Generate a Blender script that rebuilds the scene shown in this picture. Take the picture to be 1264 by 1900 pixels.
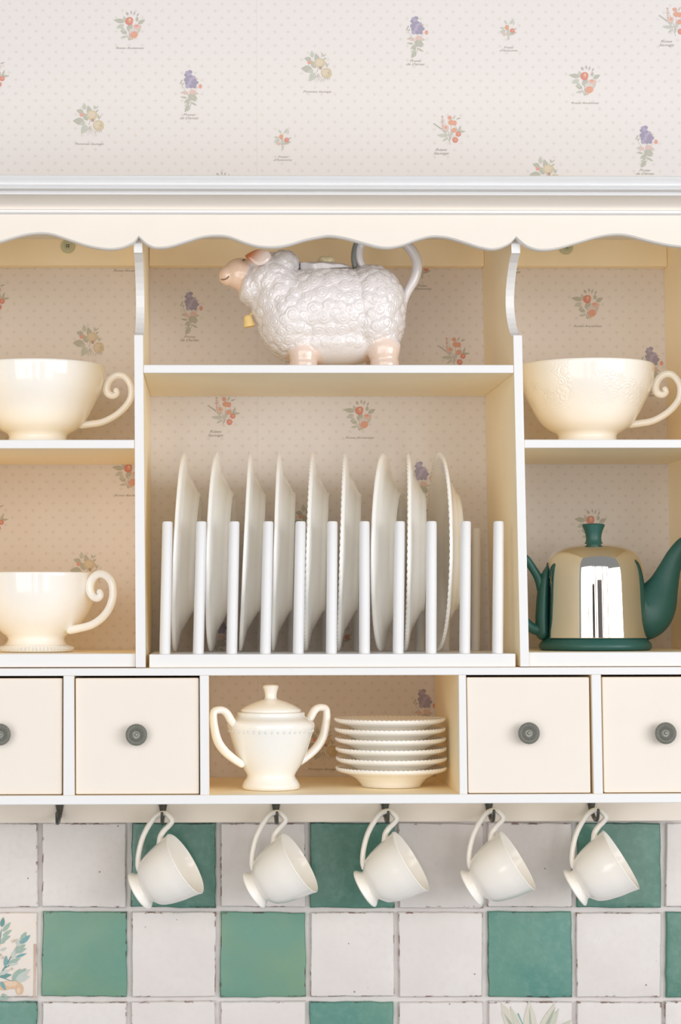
import bpy, bmesh, math, random
import numpy as np
from mathutils import Vector, Matrix

# ------------------------------------------------------------------ clear
for o in list(bpy.data.objects):
    bpy.data.objects.remove(o, do_unlink=True)
scene = bpy.context.scene
COL = scene.collection

# ------------------------------------------------------------------ camera
# the camera is a level-ish shift-lens view of the cupboard; world X runs along
# the wall, Y goes into the wall (cupboard front at Y = 0), Z is up
W, H = 1264.0, 1900.0
F = 3900.0                       # focal length in pixels
VD = (400.0, 1140.0)             # where lines running into the wall meet
PX = VD[0] + F * F / 228000.0
PY = VD[1] - F * F / 46900.0
D = 2.123                        # distance to the cupboard front
WALL = 0.233                     # the wall behind the cupboard
CAM = Vector((0.0, -D, 1.55))

yc = Vector((VD[0] - PX, -(VD[1] - PY), -F)).normalized()
xc = Vector((228000.0 - PX, -(745.0 - PY), -F)).normalized()
xc = (xc - yc * xc.dot(yc)).normalized()
zc = xc.cross(yc).normalized()
R_cw = Matrix((xc, yc, zc))      # rows: world axes in camera space -> maps camera vec to world
cam_data = bpy.data.cameras.new('camera')
cam = bpy.data.objects.new('camera', cam_data)
COL.objects.link(cam)
cam.matrix_world = Matrix.Translation(CAM) @ R_cw.to_4x4()
cam_data.sensor_fit = 'VERTICAL'
cam_data.sensor_height = 36.0
cam_data.sensor_width = 24.0
cam_data.lens = F / H * 36.0
cam_data.shift_x = (W / 2 - PX) / H
cam_data.shift_y = (PY - H / 2) / H
cam_data.clip_start = 0.01
scene.camera = cam

# ------------------------------------------------------------------ world and lights
world = bpy.data.worlds.new('world')
scene.world = world
world.use_nodes = True
wb = world.node_tree.nodes['Background']
wb.inputs[0].default_value = (0.95, 0.985, 1.03, 1)
wb.inputs[1].default_value = 0.27

def area(name, loc, target, sx, sy, energy, color):
    l = bpy.data.lights.new(name, 'AREA')
    l.shape = 'RECTANGLE'
    l.size, l.size_y = sx, sy
    l.energy = energy
    l.color = color
    o = bpy.data.objects.new(name, l)
    COL.objects.link(o)
    o.location = loc
    o.rotation_euler = (Vector(target) - Vector(loc)).to_track_quat('-Z', 'Y').to_euler()
    return o

area('window_light', (2.75, -2.75, 1.85), (0.15, 0.1, 1.45), 2.1, 1.7, 58, (0.98, 0.985, 1.0))
area('room_light', (-0.25, -3.4, 1.6), (0.0, 0.1, 1.50), 4.4, 2.9, 116, (1.0, 0.945, 0.88))

scene.view_settings.view_transform = 'Standard'
scene.view_settings.look = 'None'
scene.view_settings.gamma = 1.0
scene.view_settings.use_curve_mapping = False
scene.view_settings.exposure = 0.20
try:
    scene.cycles.use_denoising = True
    scene.cycles.max_bounces = 20
    scene.cycles.diffuse_bounces = 14
    scene.cycles.caustics_reflective = False
    scene.cycles.caustics_refractive = False
except Exception:
    pass

# ------------------------------------------------------------------ helpers
def at(px, py, Y):
    """world point on the plane y = Y seen at picture position (px, py)"""
    v = R_cw @ Vector(((px - PX) / F, -(py - PY) / F, -1.0))
    t = (Y - CAM.y) / v.y
    return CAM + v * t

def ppm(px, py, Y):
    return 100.0 / (at(px + 50, py, Y) - at(px - 50, py, Y)).x

def setp(o, label=None, cat=None, group=None, kind=None):
    if label: o['label'] = label
    if cat: o['category'] = cat
    if group: o['group'] = group
    if kind: o['kind'] = kind
    return o

def thing(name, label, cat, loc, group=None):
    o = bpy.data.objects.new(name, None)
    o.empty_display_size = 0.02
    COL.objects.link(o)
    o.location = loc
    return setp(o, label, cat, group)

def obj(name, bm, mats, parent=None, smooth=False, world=False, angle=None):
    """link bm as one mesh object; world=True: coordinates are world ones"""
    if world and parent is not None:
        p = parent.location.copy()
        q = parent.parent
        while q is not None:
            p += q.location
            q = q.parent
        bmesh.ops.translate(bm, vec=-p, verts=bm.verts)
    if isinstance(bm, bpy.types.Mesh):
        me = bm
    else:
        bmesh.ops.recalc_face_normals(bm, faces=bm.faces)
        me = bpy.data.meshes.new(name)
        bm.to_mesh(me)
        bm.free()
    if not isinstance(mats, (list, tuple)):
        mats = [mats]
    if len(me.materials) == 0:
        for m in mats:
            me.materials.append(m)
    if smooth:
        me.polygons.foreach_set('use_smooth', [True] * len(me.polygons))
        if angle:
            try:
                me.set_sharp_from_angle(angle=math.radians(angle))
            except Exception:
                pass
    o = bpy.data.objects.new(name, me)
    COL.objects.link(o)
    if parent is not None:
        o.parent = parent
    return o

def share(name, me, parent=None):
    o = bpy.data.objects.new(name, me)
    COL.objects.link(o)
    if parent is not None:
        o.parent = parent
    return o

def hexa(bm, c):
    """c: 8 corners, bottom ring 4 then top ring 4"""
    v = [bm.verts.new(p) for p in c]
    for f in ((0, 3, 2, 1), (4, 5, 6, 7), (0, 1, 5, 4), (1, 2, 6, 5), (2, 3, 7, 6), (3, 0, 4, 7)):
        bm.faces.new([v[i] for i in f])
    return v

def box(x0, x1, y0, y1, z0, z1, bevel=0.0, seg=2):
    bm = bmesh.new()
    hexa(bm, [(x0, y0, z0), (x1, y0, z0), (x1, y1, z0), (x0, y1, z0),
              (x0, y0, z1), (x1, y0, z1), (x1, y1, z1), (x0, y1, z1)])
    if bevel:
        bmesh.ops.recalc_face_normals(bm, faces=bm.faces)
        bmesh.ops.bevel(bm, geom=list(bm.edges), offset=bevel, segments=seg, affect='EDGES', profile=0.5)
    return bm

def bevel_all(bm, off, seg=2, ang=0.5):
    bmesh.ops.recalc_face_normals(bm, faces=bm.faces)
    ed = [e for e in bm.edges if len(e.link_faces) == 2 and e.calc_face_angle(0) > ang]
    bmesh.ops.bevel(bm, geom=ed, offset=off, segments=seg, affect='EDGES', profile=0.5)

def white_front(bm, idx=1, lim=-0.3):
    bmesh.ops.recalc_face_normals(bm, faces=bm.faces)
    bm.normal_update()
    for f in bm.faces:
        if f.normal.y < lim:
            f.material_index = idx

def lathe(prof, seg=96, mod=None, bm=None):
    """prof: list of (r, z); mod(i, ang, r, z) -> (r, z)"""
    bm = bm or bmesh.new()
    rings = []
    for i, (r, z) in enumerate(prof):
        if r < 1e-6:
            rings.append([bm.verts.new((0, 0, z))])
            continue
        ring = []
        for k in range(seg):
            a = 2 * math.pi * k / seg
            rr, zz = (r, z) if mod is None else mod(i, a, r, z)
            ring.append(bm.verts.new((rr * math.cos(a), rr * math.sin(a), zz)))
        rings.append(ring)
    for a, b in zip(rings, rings[1:]):
        if len(a) == 1 and len(b) == 1:
            continue
        if len(a) == 1:
            for k in range(seg):
                bm.faces.new((a[0], b[k], b[(k + 1) % seg]))
        elif len(b) == 1:
            for k in range(seg):
                bm.faces.new((a[k], a[(k + 1) % seg], b[0]))
        else:
            for k in range(seg):
                bm.faces.new((a[k], a[(k + 1) % seg], b[(k + 1) % seg], b[k]))
    return bm

def catmull(pts, n=8):
    """pts: list of tuples of any length"""
    P = [np.array(p, float) for p in pts]
    P = [2 * P[0] - P[1]] + P + [2 * P[-1] - P[-2]]
    out = []
    for i in range(1, len(P) - 2):
        p0, p1, p2, p3 = P[i - 1], P[i], P[i + 1], P[i + 2]
        for k in range(n):
            t = k / n
            out.append(0.5 * ((2 * p1) + (-p0 + p2) * t + (2 * p0 - 5 * p1 + 4 * p2 - p3) * t * t
                              + (-p0 + 3 * p1 - 3 * p2 + p3) * t ** 3))
    out.append(P[-2])
    return out

def smooth_profile(prof, n=5):
    return [(max(0.0, p[0]), p[1]) for p in catmull(prof, n)]

def tube(pts, seg=14, n=8, bm=None, flat=None, caps=True, smooth=True):
    """pts: (x, y, z, r); a tapering tube; flat=(axis vector, factor) squashes the section"""
    bm = bm or bmesh.new()
    P = catmull(pts, n) if smooth else [np.array(p, float) for p in pts]
    C = [Vector(p[:3]) for p in P]
    R = [max(float(p[3]), 1e-5) for p in P]
    T = []
    for i in range(len(C)):
        a, b = C[max(0, i - 1)], C[min(len(C) - 1, i + 1)]
        T.append((b - a).normalized())
    up = Vector((0, 1, 0)) if abs(T[0].y) < 0.9 else Vector((0, 0, 1))
    nrm = (up - T[0] * up.dot(T[0])).normalized()
    rings = []
    def ring(c, nv, bv, r):
        vs = []
        for k in range(seg):
            a = 2 * math.pi * k / seg
            off = nv * (math.cos(a) * r) + bv * (math.sin(a) * r)
            if flat:
                ax, fac = flat
                off = off - ax * (off.dot(ax) * (1 - fac))
            vs.append(bm.verts.new(c + off))
        return vs
    frames = []
    for i in range(len(C)):
        nrm = (nrm - T[i] * nrm.dot(T[i])).normalized()
        frames.append((nrm.copy(), T[i].cross(nrm)))
    if caps:
        for q in (80, 55, 28):
            q = math.radians(q)
            rings.append(ring(C[0] - T[0] * (R[0] * math.sin(q)), *frames[0], R[0] * math.cos(q)))
    for i in range(len(C)):
        rings.append(ring(C[i], *frames[i], R[i]))
    if caps:
        for q in (28, 55, 80):
            q = math.radians(q)
            rings.append(ring(C[-1] + T[-1] * (R[-1] * math.sin(q)), *frames[-1], R[-1] * math.cos(q)))
    for a, b in zip(rings, rings[1:]):
        for k in range(seg):
            bm.faces.new((a[k], a[(k + 1) % seg], b[(k + 1) % seg], b[k]))
    bm.faces.new(rings[0][::-1])
    bm.faces.new(rings[-1])
    return bm

def ellipsoid(c, r, bm=None, u=24, v=16, rot=None):
    bm = bm or bmesh.new()
    m = Matrix.Translation(c)
    if rot is not None:
        m = m @ rot
    m = m @ Matrix.Diagonal((r[0], r[1], r[2], 1))
    bmesh.ops.create_uvsphere(bm, u_segments=u, v_segments=v, radius=1.0, matrix=m)
    return bm

def row_of(z, px, Y):
    """picture row at which height z on the plane y = Y is seen"""
    lo, hi = 0.0, 2500.0
    for _ in range(50):
        m = (lo + hi) / 2
        if at(px, m, Y).z > z:
            lo = m
        else:
            hi = m
    return (lo + hi) / 2

# ------------------------------------------------------------------ materials
def new_mat(name):
    m = bpy.data.materials.new(name)
    m.use_nodes = True
    nt = m.node_tree
    return m, nt, nt.nodes['Principled BSDF']

def N(nt, t, **kw):
    n = nt.nodes.new(t)
    for k, v in kw.items():
        setattr(n, k, v)
    return n

def math_node(nt, op, a, b=None, c=None, clamp=False):
    n = nt.nodes.new('ShaderNodeMath')
    n.operation = op
    n.use_clamp = clamp
    for i, v in enumerate((a, b, c)):
        if v is None:
            continue
        if isinstance(v, (int, float)):
            n.inputs[i].default_value = v
        else:
            nt.links.new(v, n.inputs[i])
    return n.outputs[0]

def mix_col(nt, fac, a, b, blend='MIX'):
    n = nt.nodes.new('ShaderNodeMix')
    n.data_type = 'RGBA'
    n.blend_type = blend
    for s, v in ((n.inputs[0], fac), (n.inputs[6], a), (n.inputs[7], b)):
        if isinstance(v, (int, float)):
            s.default_value = v
        elif isinstance(v, tuple):
            s.default_value = (*v[:3], 1)
        else:
            nt.links.new(v, s)
    return n.outputs[2]

def ramp(nt, fac, stops):
    n = nt.nodes.new('ShaderNodeValToRGB')
    el = n.color_ramp.elements
    while len(el) < len(stops):
        el.new(0.5)
    for e, (p, c) in zip(el, stops):
        e.position = p
        e.color = (c, c, c, 1) if isinstance(c, (int, float)) else (*c, 1)
    nt.links.new(fac, n.inputs[0])
    return n.outputs[0]

def simple(name, col, rough=0.5, var=0.04, scale=60.0, metal=0.0, bump=0.0, bscale=300.0, coat=0.0, spec=0.5):
    """a plain procedural material: colour with faint mottling and fine relief"""
    m, nt, b = new_mat(name)
    tc = N(nt, 'ShaderNodeTexCoord')
    no = N(nt, 'ShaderNodeTexNoise')
    no.inputs['Scale'].default_value = scale
    no.inputs['Detail'].default_value = 3
    nt.links.new(tc.outputs['Object'], no.inputs['Vector'])
    dark = tuple(c * (1 - var) for c in col)
    lite = tuple(min(1, c * (1 + var)) for c in col)
    nt.links.new(mix_col(nt, no.outputs[0], dark, lite), b.inputs['Base Color'])
    b.inputs['Roughness'].default_value = rough
    b.inputs['Metallic'].default_value = metal
    b.inputs['Specular IOR Level'].default_value = spec
    b.inputs['Coat Weight'].default_value = coat
    b.inputs['Coat Roughness'].default_value = 0.06
    if bump:
        n2 = N(nt, 'ShaderNodeTexNoise')
        n2.inputs['Scale'].default_value = bscale
        nt.links.new(tc.outputs['Object'], n2.inputs['Vector'])
        bp = N(nt, 'ShaderNodeBump')
        bp.inputs['Strength'].default_value = bump
        bp.inputs['Distance'].default_value = 0.001
        nt.links.new(n2.outputs[0], bp.inputs['Height'])
        nt.links.new(bp.outputs[0], b.inputs['Normal'])
    return m

M = {}
M['cream'] = simple('inside_cream_paint', (0.97, 0.85, 0.615), 0.5, 0.02, 25, bump=0.06, bscale=250)  # inside cream, bounced light partly put into its brighter, warmer colour
M['white'] = simple('white_paint', (0.78, 0.785, 0.80), 0.45, 0.015, 30, bump=0.06, bscale=250)
M['cream_front'] = simple('front_cream_paint', (0.80, 0.74, 0.675), 0.5, 0.02, 25, bump=0.06, bscale=250)  # cream of the fronts, toned down so the inside looks better lit
M['ceramic'] = simple('cream_glaze', (0.91, 0.89, 0.85), 0.12, 0.015, 40, coat=0.3)
_b = M['ceramic'].node_tree.nodes['Principled BSDF']
_b.inputs['Subsurface Weight'].default_value = 0.45
_b.inputs['Subsurface Radius'].default_value = (1.0, 0.75, 0.5)
_b.inputs['Subsurface Scale'].default_value = 0.010
M['cup_ceramic'] = simple('cup_glaze', (0.90, 0.872, 0.83), 0.16, 0.015, 40, coat=0.2)
M['pewter'] = simple('dark_pewter', (0.30, 0.305, 0.275), 0.36, 0.25, 900, metal=0.4)
M['green'] = simple('green_stoneware', (0.022, 0.108, 0.094), 0.42, 0.12, 500, bump=0.1, bscale=900)
M['chrome'] = simple('polished_steel', (0.80, 0.765, 0.70), 0.045, 0.01, 20, metal=1.0)
M['iron'] = simple('blackened_pewter', (0.11, 0.11, 0.10), 0.36, 0.35, 700, metal=0.7)
M['dark'] = simple('dark_void', (0.03, 0.025, 0.03), 0.8, 0.1)
M['bell'] = simple('yellow_glaze', (0.80, 0.60, 0.26), 0.25, 0.05, 200)
M['wool'] = None
M['grey_stripe'] = simple('grey_glaze', (0.22, 0.24, 0.235), 0.3, 0.05, 200)
M['lilac'] = simple('lilac_white_glaze', (0.74, 0.73, 0.76), 0.14, 0.02, 80, coat=0.3)
M['cap'] = simple('green_grey_plastic', (0.56, 0.57, 0.40), 0.45, 0.05, 200)
M['cap_hole_shade'] = simple('hole_shade', (0.05, 0.06, 0.045), 0.5, 0.05, 200)
M['ink'] = simple('brown_line_glaze', (0.18, 0.10, 0.05), 0.4, 0.1, 300)
M['grout'] = simple('grey_grout', (0.665, 0.635, 0.625), 0.9, 0.04, 150, bump=0.5, bscale=500)

def attr_mat(name, rough=0.5, coat=0.0, spec=0.5):
    m, nt, b = new_mat(name)
    a = N(nt, 'ShaderNodeAttribute')
    a.attribute_name = 'Col'
    tc = N(nt, 'ShaderNodeTexCoord')
    no = N(nt, 'ShaderNodeTexNoise')
    no.inputs['Scale'].default_value = 400
    nt.links.new(tc.outputs['Object'], no.inputs['Vector'])
    f = ramp(nt, no.outputs[0], [(0.3, 0.94), (0.7, 1.0)])
    nt.links.new(mix_col(nt, 1.0, a.outputs['Color'], f, 'MULTIPLY'), b.inputs['Base Color'])
    b.inputs['Roughness'].default_value = rough
    b.inputs['Coat Weight'].default_value = coat
    b.inputs['Coat Roughness'].default_value = 0.05
    b.inputs['Specular IOR Level'].default_value = spec
    return m
M['print'] = attr_mat('wallpaper_print', 0.85, spec=0.15)
M['glazepaint'] = attr_mat('painted_glaze', 0.28, 0.2)
M['sheep'] = attr_mat('sheep_glaze', 0.16, 0.4)

def ink_mat():
    return simple('caption_ink', (0.30, 0.27, 0.24), 0.85, 0.05, 300, spec=0.15)
M['caption'] = ink_mat()

def wallpaper():
    m, nt, b = new_mat('sprigged_wallpaper')
    tc = N(nt, 'ShaderNodeTexCoord')
    sx = N(nt, 'ShaderNodeSeparateXYZ')
    nt.links.new(tc.outputs['Object'], sx.inputs[0])
    X, Z = sx.outputs['X'], sx.outputs['Z']
    nz = N(nt, 'ShaderNodeTexNoise')
    nz.inputs['Scale'].default_value = 1400
    nt.links.new(tc.outputs['Object'], nz.inputs['Vector'])
    PXW, PZ = 0.01515, 0.0161
    masks = []
    for off in (0.0, 0.5):
        u = math_node(nt, 'FRACT', math_node(nt, 'ADD', math_node(nt, 'DIVIDE', X, PXW), 50 + off))
        v = math_node(nt, 'FRACT', math_node(nt, 'ADD', math_node(nt, 'DIVIDE', Z, PZ), 50 + off))
        du = math_node(nt, 'ABSOLUTE', math_node(nt, 'MULTIPLY', math_node(nt, 'SUBTRACT', u, 0.5), PXW * 1000))
        dv = math_node(nt, 'ABSOLUTE', math_node(nt, 'MULTIPLY', math_node(nt, 'SUBTRACT', v, 0.5), PZ * 1000))
        # a little sprig: long cross strokes and two slanting ones
        h = math_node(nt, 'MULTIPLY', math_node(nt, 'LESS_THAN', du, 2.6), math_node(nt, 'LESS_THAN', dv, 0.42))
        w = math_node(nt, 'MULTIPLY', math_node(nt, 'LESS_THAN', dv, 2.3), math_node(nt, 'LESS_THAN', du, 0.42))
        di = math_node(nt, 'ABSOLUTE', math_node(nt, 'SUBTRACT', du, dv))
        s = math_node(nt, 'MULTIPLY', math_node(nt, 'LESS_THAN', di, 0.45),
                      math_node(nt, 'LESS_THAN', math_node(nt, 'ADD', du, dv), 2.6))
        masks.append(math_node(nt, 'MAXIMUM', math_node(nt, 'MAXIMUM', h, w), s))
    mk = math_node(nt, 'MAXIMUM', masks[0], masks[1])
    brk = ramp(nt, nz.outputs[0], [(0.36, 0.25), (0.6, 1.0)])
    fac = math_node(nt, 'MULTIPLY', math_node(nt, 'MULTIPLY', mk, brk), 0.46)
    lo = N(nt, 'ShaderNodeTexNoise')
    lo.inputs['Scale'].default_value = 900
    nt.links.new(tc.outputs['Object'], lo.inputs['Vector'])
    base = mix_col(nt, lo.outputs[0], (0.745, 0.715, 0.71), (0.785, 0.75, 0.745))
    # the joint between two lengths of paper
    jx = math_node(nt, 'ABSOLUTE', math_node(nt, 'SUBTRACT', X, SEAM_X))
    seam = math_node(nt, 'MULTIPLY', math_node(nt, 'LESS_THAN', jx, 0.0004), 0.35)
    col = mix_col(nt, fac, base, (0.565, 0.505, 0.455))
    col = mix_col(nt, seam, col, (0.6, 0.55, 0.5))
    nt.links.new(col, b.inputs['Base Color'])
    b.inputs['Roughness'].default_value = 0.85
    b.inputs['Specular IOR Level'].default_value = 0.15
    return m
SEAM_X = at(478, 760, WALL).x
M['wallpaper'] = wallpaper()

def tile_mat(name, c1, c2, c3, rough, edge_col, edge_amt, speck=True):
    m, nt, b = new_mat(name)
    tc = N(nt, 'ShaderNodeTexCoord')
    oi = N(nt, 'ShaderNodeObjectInfo')
    mp = N(nt, 'ShaderNodeMapping')
    nt.links.new(tc.outputs['Object'], mp.inputs[0])
    rr = N(nt, 'ShaderNodeCombineXYZ')
    k = math_node(nt, 'MULTIPLY', oi.outputs['Random'], 37.0)
    nt.links.new(k, rr.inputs[0]); nt.links.new(k, rr.inputs[1])
    nt.links.new(rr.outputs[0], mp.inputs['Location'])
    n1 = N(nt, 'ShaderNodeTexNoise'); n1.inputs['Scale'].default_value = 14; n1.inputs['Detail'].default_value = 2
    n2 = N(nt, 'ShaderNodeTexNoise'); n2.inputs['Scale'].default_value = 140; n2.inputs['Detail'].default_value = 4
    n3 = N(nt, 'ShaderNodeTexNoise'); n3.inputs['Scale'].default_value = 55; n3.inputs['Detail'].default_value = 3
    for n in (n1, n2, n3):
        nt.links.new(mp.outputs[0], n.inputs['Vector'])
    col = mix_col(nt, ramp(nt, n1.outputs[0], [(0.35, 0.0), (0.65, 1.0)]), c1, c2)
    col = mix_col(nt, ramp(nt, n2.outputs[0], [(0.45, 0.0), (0.75, 0.6)]), col, c3)
    sx = N(nt, 'ShaderNodeSeparateXYZ')
    nt.links.new(tc.outputs['UV'], sx.inputs[0])
    u, v = sx.outputs['X'], sx.outputs['Y']
    e = math_node(nt, 'MINIMUM',
                  math_node(nt, 'MINIMUM', u, math_node(nt, 'SUBTRACT', 1.0, u)),
                  math_node(nt, 'MINIMUM', v, math_node(nt, 'SUBTRACT', 1.0, v)))
    wob = math_node(nt, 'ADD', e, math_node(nt, 'MULTIPLY', math_node(nt, 'SUBTRACT', n3.outputs[0], 0.5), 0.06))
    near = math_node(nt, 'LESS_THAN', wob, 0.019)
    gate = ramp(nt, n3.outputs[0], [(0.52, 0.0), (0.57, 1.0)])
    gate2 = ramp(nt, n2.outputs[0], [(0.40, 0.0), (0.52, 1.0)])
    f = math_node(nt, 'MULTIPLY', math_node(nt, 'MULTIPLY', math_node(nt, 'MULTIPLY', near, gate), gate2), edge_amt)
    col = mix_col(nt, f, col, edge_col)
    if speck:
        vo = N(nt, 'ShaderNodeTexVoronoi'); vo.inputs['Scale'].default_value = 42
        nt.links.new(mp.outputs[0], vo.inputs['Vector'])
        sp = math_node(nt, 'LESS_THAN', vo.outputs['Distance'], 0.045)
        col = mix_col(nt, math_node(nt, 'MULTIPLY', sp, 0.75), col, (0.2, 0.1, 0.07))
    nt.links.new(col, b.inputs['Base Color'])
    b.inputs['Roughness'].default_value = rough
    bp = N(nt, 'ShaderNodeBump')
    bp.inputs['Strength'].default_value = 0.25
    bp.inputs['Distance'].default_value = 0.002
    nt.links.new(n3.outputs[0], bp.inputs['Height'])
    nt.links.new(bp.outputs[0], b.inputs['Normal'])
    return m
BR = (0.20, 0.10, 0.07)
M['tile_white'] = tile_mat('white_tile_glaze', (0.665, 0.63, 0.62), (0.70, 0.67, 0.66), (0.645, 0.605, 0.59), 0.3, BR, 0.85)
M['tile_cream'] = tile_mat('cream_tile_glaze', (0.76, 0.70, 0.65), (0.72, 0.67, 0.64), (0.77, 0.67, 0.57), 0.3, BR, 0.4)
M['tile_dark'] = tile_mat('dark_green_tile_glaze', (0.068, 0.180, 0.140), (0.084, 0.216, 0.172), (0.128, 0.272, 0.228), 0.22, (0.03, 0.035, 0.03), 0.7, False)
M['tile_light'] = tile_mat('light_green_tile_glaze', (0.120, 0.276, 0.216), (0.164, 0.300, 0.204), (0.144, 0.288, 0.232), 0.28, (0.05, 0.045, 0.035), 0.8, False)
M['tile_teal'] = tile_mat('teal_tile_glaze', (0.080, 0.232, 0.196), (0.124, 0.272, 0.216), (0.144, 0.296, 0.248), 0.26, (0.04, 0.045, 0.04), 0.8, False)

# ------------------------------------------------------------------ the walls
zsplit = at(632, 1512, WALL).z
wl, wr = at(-500, 1000, WALL).x, at(1760, 1000, WALL).x
wtop = at(632, -350, WALL).z
wbot = at(632, 2280, WALL).z
wall_back = obj('wall_back', box(wl, wr, WALL, WALL + 0.1, zsplit, wtop), M['wallpaper'])
setp(wall_back, 'pale wallpaper wall with scattered fruit and flower sprigs behind the cupboard', kind='structure')
wall_lower = obj('wall_lower', box(wl, wr, WALL + 0.004, WALL + 0.1, wbot, zsplit), M['grout'])
setp(wall_lower, 'wall of white and green square tiles below the cupboard', kind='structure')

# frame and panels added unseen behind the camera for the teapot dome to mirror
bm = bmesh.new()
def bar(x0, x1, z0, z1, Y=-3.33, d=0.05):
    hexa(bm, [(x0, Y - d, z0), (x1, Y - d, z0), (x1, Y, z0), (x0, Y, z0), (x0, Y - d, z1), (x1, Y - d, z1), (x1, Y, z1), (x0, Y, z1)])
for xv in (-2.14, -1.1, -0.05, 0.95, 1.62, 2.26):
    bar(xv - 0.05, xv + 0.05, 0.25, 2.95)
for zv in (0.22, 1.15, 2.98):
    bar(-2.2, 2.35, zv - 0.05, zv + 0.05, -3.335, 0.04)
added_window = obj('added_window', bm, M['white'])
setp(added_window, 'added white window frame opposite the cupboard, unseen, for the dome to mirror', kind='structure')

bm = bmesh.new()  # grey panel added out of view as a block in the dome's reflection
bar(0.20, 0.80, 0.1, 2.05, -3.24, 0.04)
setp(obj('added_door_panel', bm, simple('grey_panel_paint', (0.40, 0.36, 0.38), 0.5, 0.05, 10)), 'added grey door panel opposite the cupboard, unseen, for the dome to mirror', kind='structure')
bm = bmesh.new()  # slate panel added out of view as a dark strip in the reflection
bar(-0.50, -0.18, 0.1, 1.96, -3.24, 0.04)
setp(obj('added_slate_panel', bm, simple('slate_paint', (0.10, 0.10, 0.13), 0.5, 0.05, 10)), 'added slate panel opposite the cupboard, unseen, for the dome to mirror', kind='structure')

# printed bouquets -------------------------------------------------
MM = 1.0 / ppm(632, 500, WALL)       # metres per picture pixel on the wall

def poly_mesh(name, polys, mat, step=1.0e-5):
    """polys: list of (points [(x, z)], colour); flat print lying on the plane y = 0, each a hair prouder"""
    me = bpy.data.meshes.new(name)
    vs, fs, cs = [], [], []
    for i, (pts, c) in enumerate(polys):
        b = len(vs)
        vs += [(p[0], -0.00006 - i * step, p[1]) for p in pts]
        fs.append(list(range(b, b + len(pts))))
        cs.append(c)
    me.from_pydata(vs, [], fs)
    at_ = me.color_attributes.new('Col', 'FLOAT_COLOR', 'CORNER')
    data = []
    for f, c in zip(fs, cs):
        data += [c[0], c[1], c[2], 1.0] * len(f)
    at_.data.foreach_set('color', data)
    me.materials.append(mat)
    return me

def leaf(x, y, ang, ln, wd, n=6):
    """pointed leaf from (x, y) (picture px, y down) in direction ang degrees (0 right, 90 up)"""
    a = math.radians(ang)
    c, s = math.cos(a), math.sin(a)
    pts = []
    for k in range(n + 1):
        t = k / n
        pts.append((t * ln, wd * 0.5 * math.sin(math.pi * t ** 0.8)))
    for k in range(n - 1, 0, -1):
        t = k / n
        pts.append((t * ln, -wd * 0.5 * math.sin(math.pi * t ** 0.8)))
    return [((x + c * u - s * v), -(y - (s * u + c * v))) for u, v in pts]

def disc(x, y, rx, ry=None, n=12, wob=0.0, rng=None):
    ry = ry or rx
    out = []
    for k in range(n):
        a = 2 * math.pi * k / n
        q = 1 + (rng.uniform(-wob, wob) if rng else 0)
        out.append((x + rx * q * math.cos(a), -(y - ry * q * math.sin(a))))
    return out

def stroke(x0, y0, x1, y1, w):
    dx, dy = x1 - x0, y1 - y0
    l = math.hypot(dx, dy) or 1
    nx, ny = -dy / l * w / 2, dx / l * w / 2
    return [(x0 + nx, -(y0 + ny)), (x1 + nx * 0.4, -(y1 + ny * 0.4)), (x1 - nx * 0.4, -(y1 - ny * 0.4)), (x0 - nx, -(y0 - ny))]

LEAF = (0.42, 0.44, 0.36); LEAF2 = (0.50, 0.53, 0.46); STEM = (0.43, 0.41, 0.36); MIST = (0.66, 0.62, 0.59)
RED = (0.66, 0.15, 0.09); RED2 = (0.74, 0.28, 0.19); ORANGE = (0.70, 0.30, 0.13); PINK = (0.70, 0.47, 0.42)
PURP = (0.25, 0.22, 0.37); PURP2 = (0.36, 0.33, 0.50); YEL = (0.60, 0.50, 0.31); YEL2 = (0.68, 0.58, 0.42)

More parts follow.
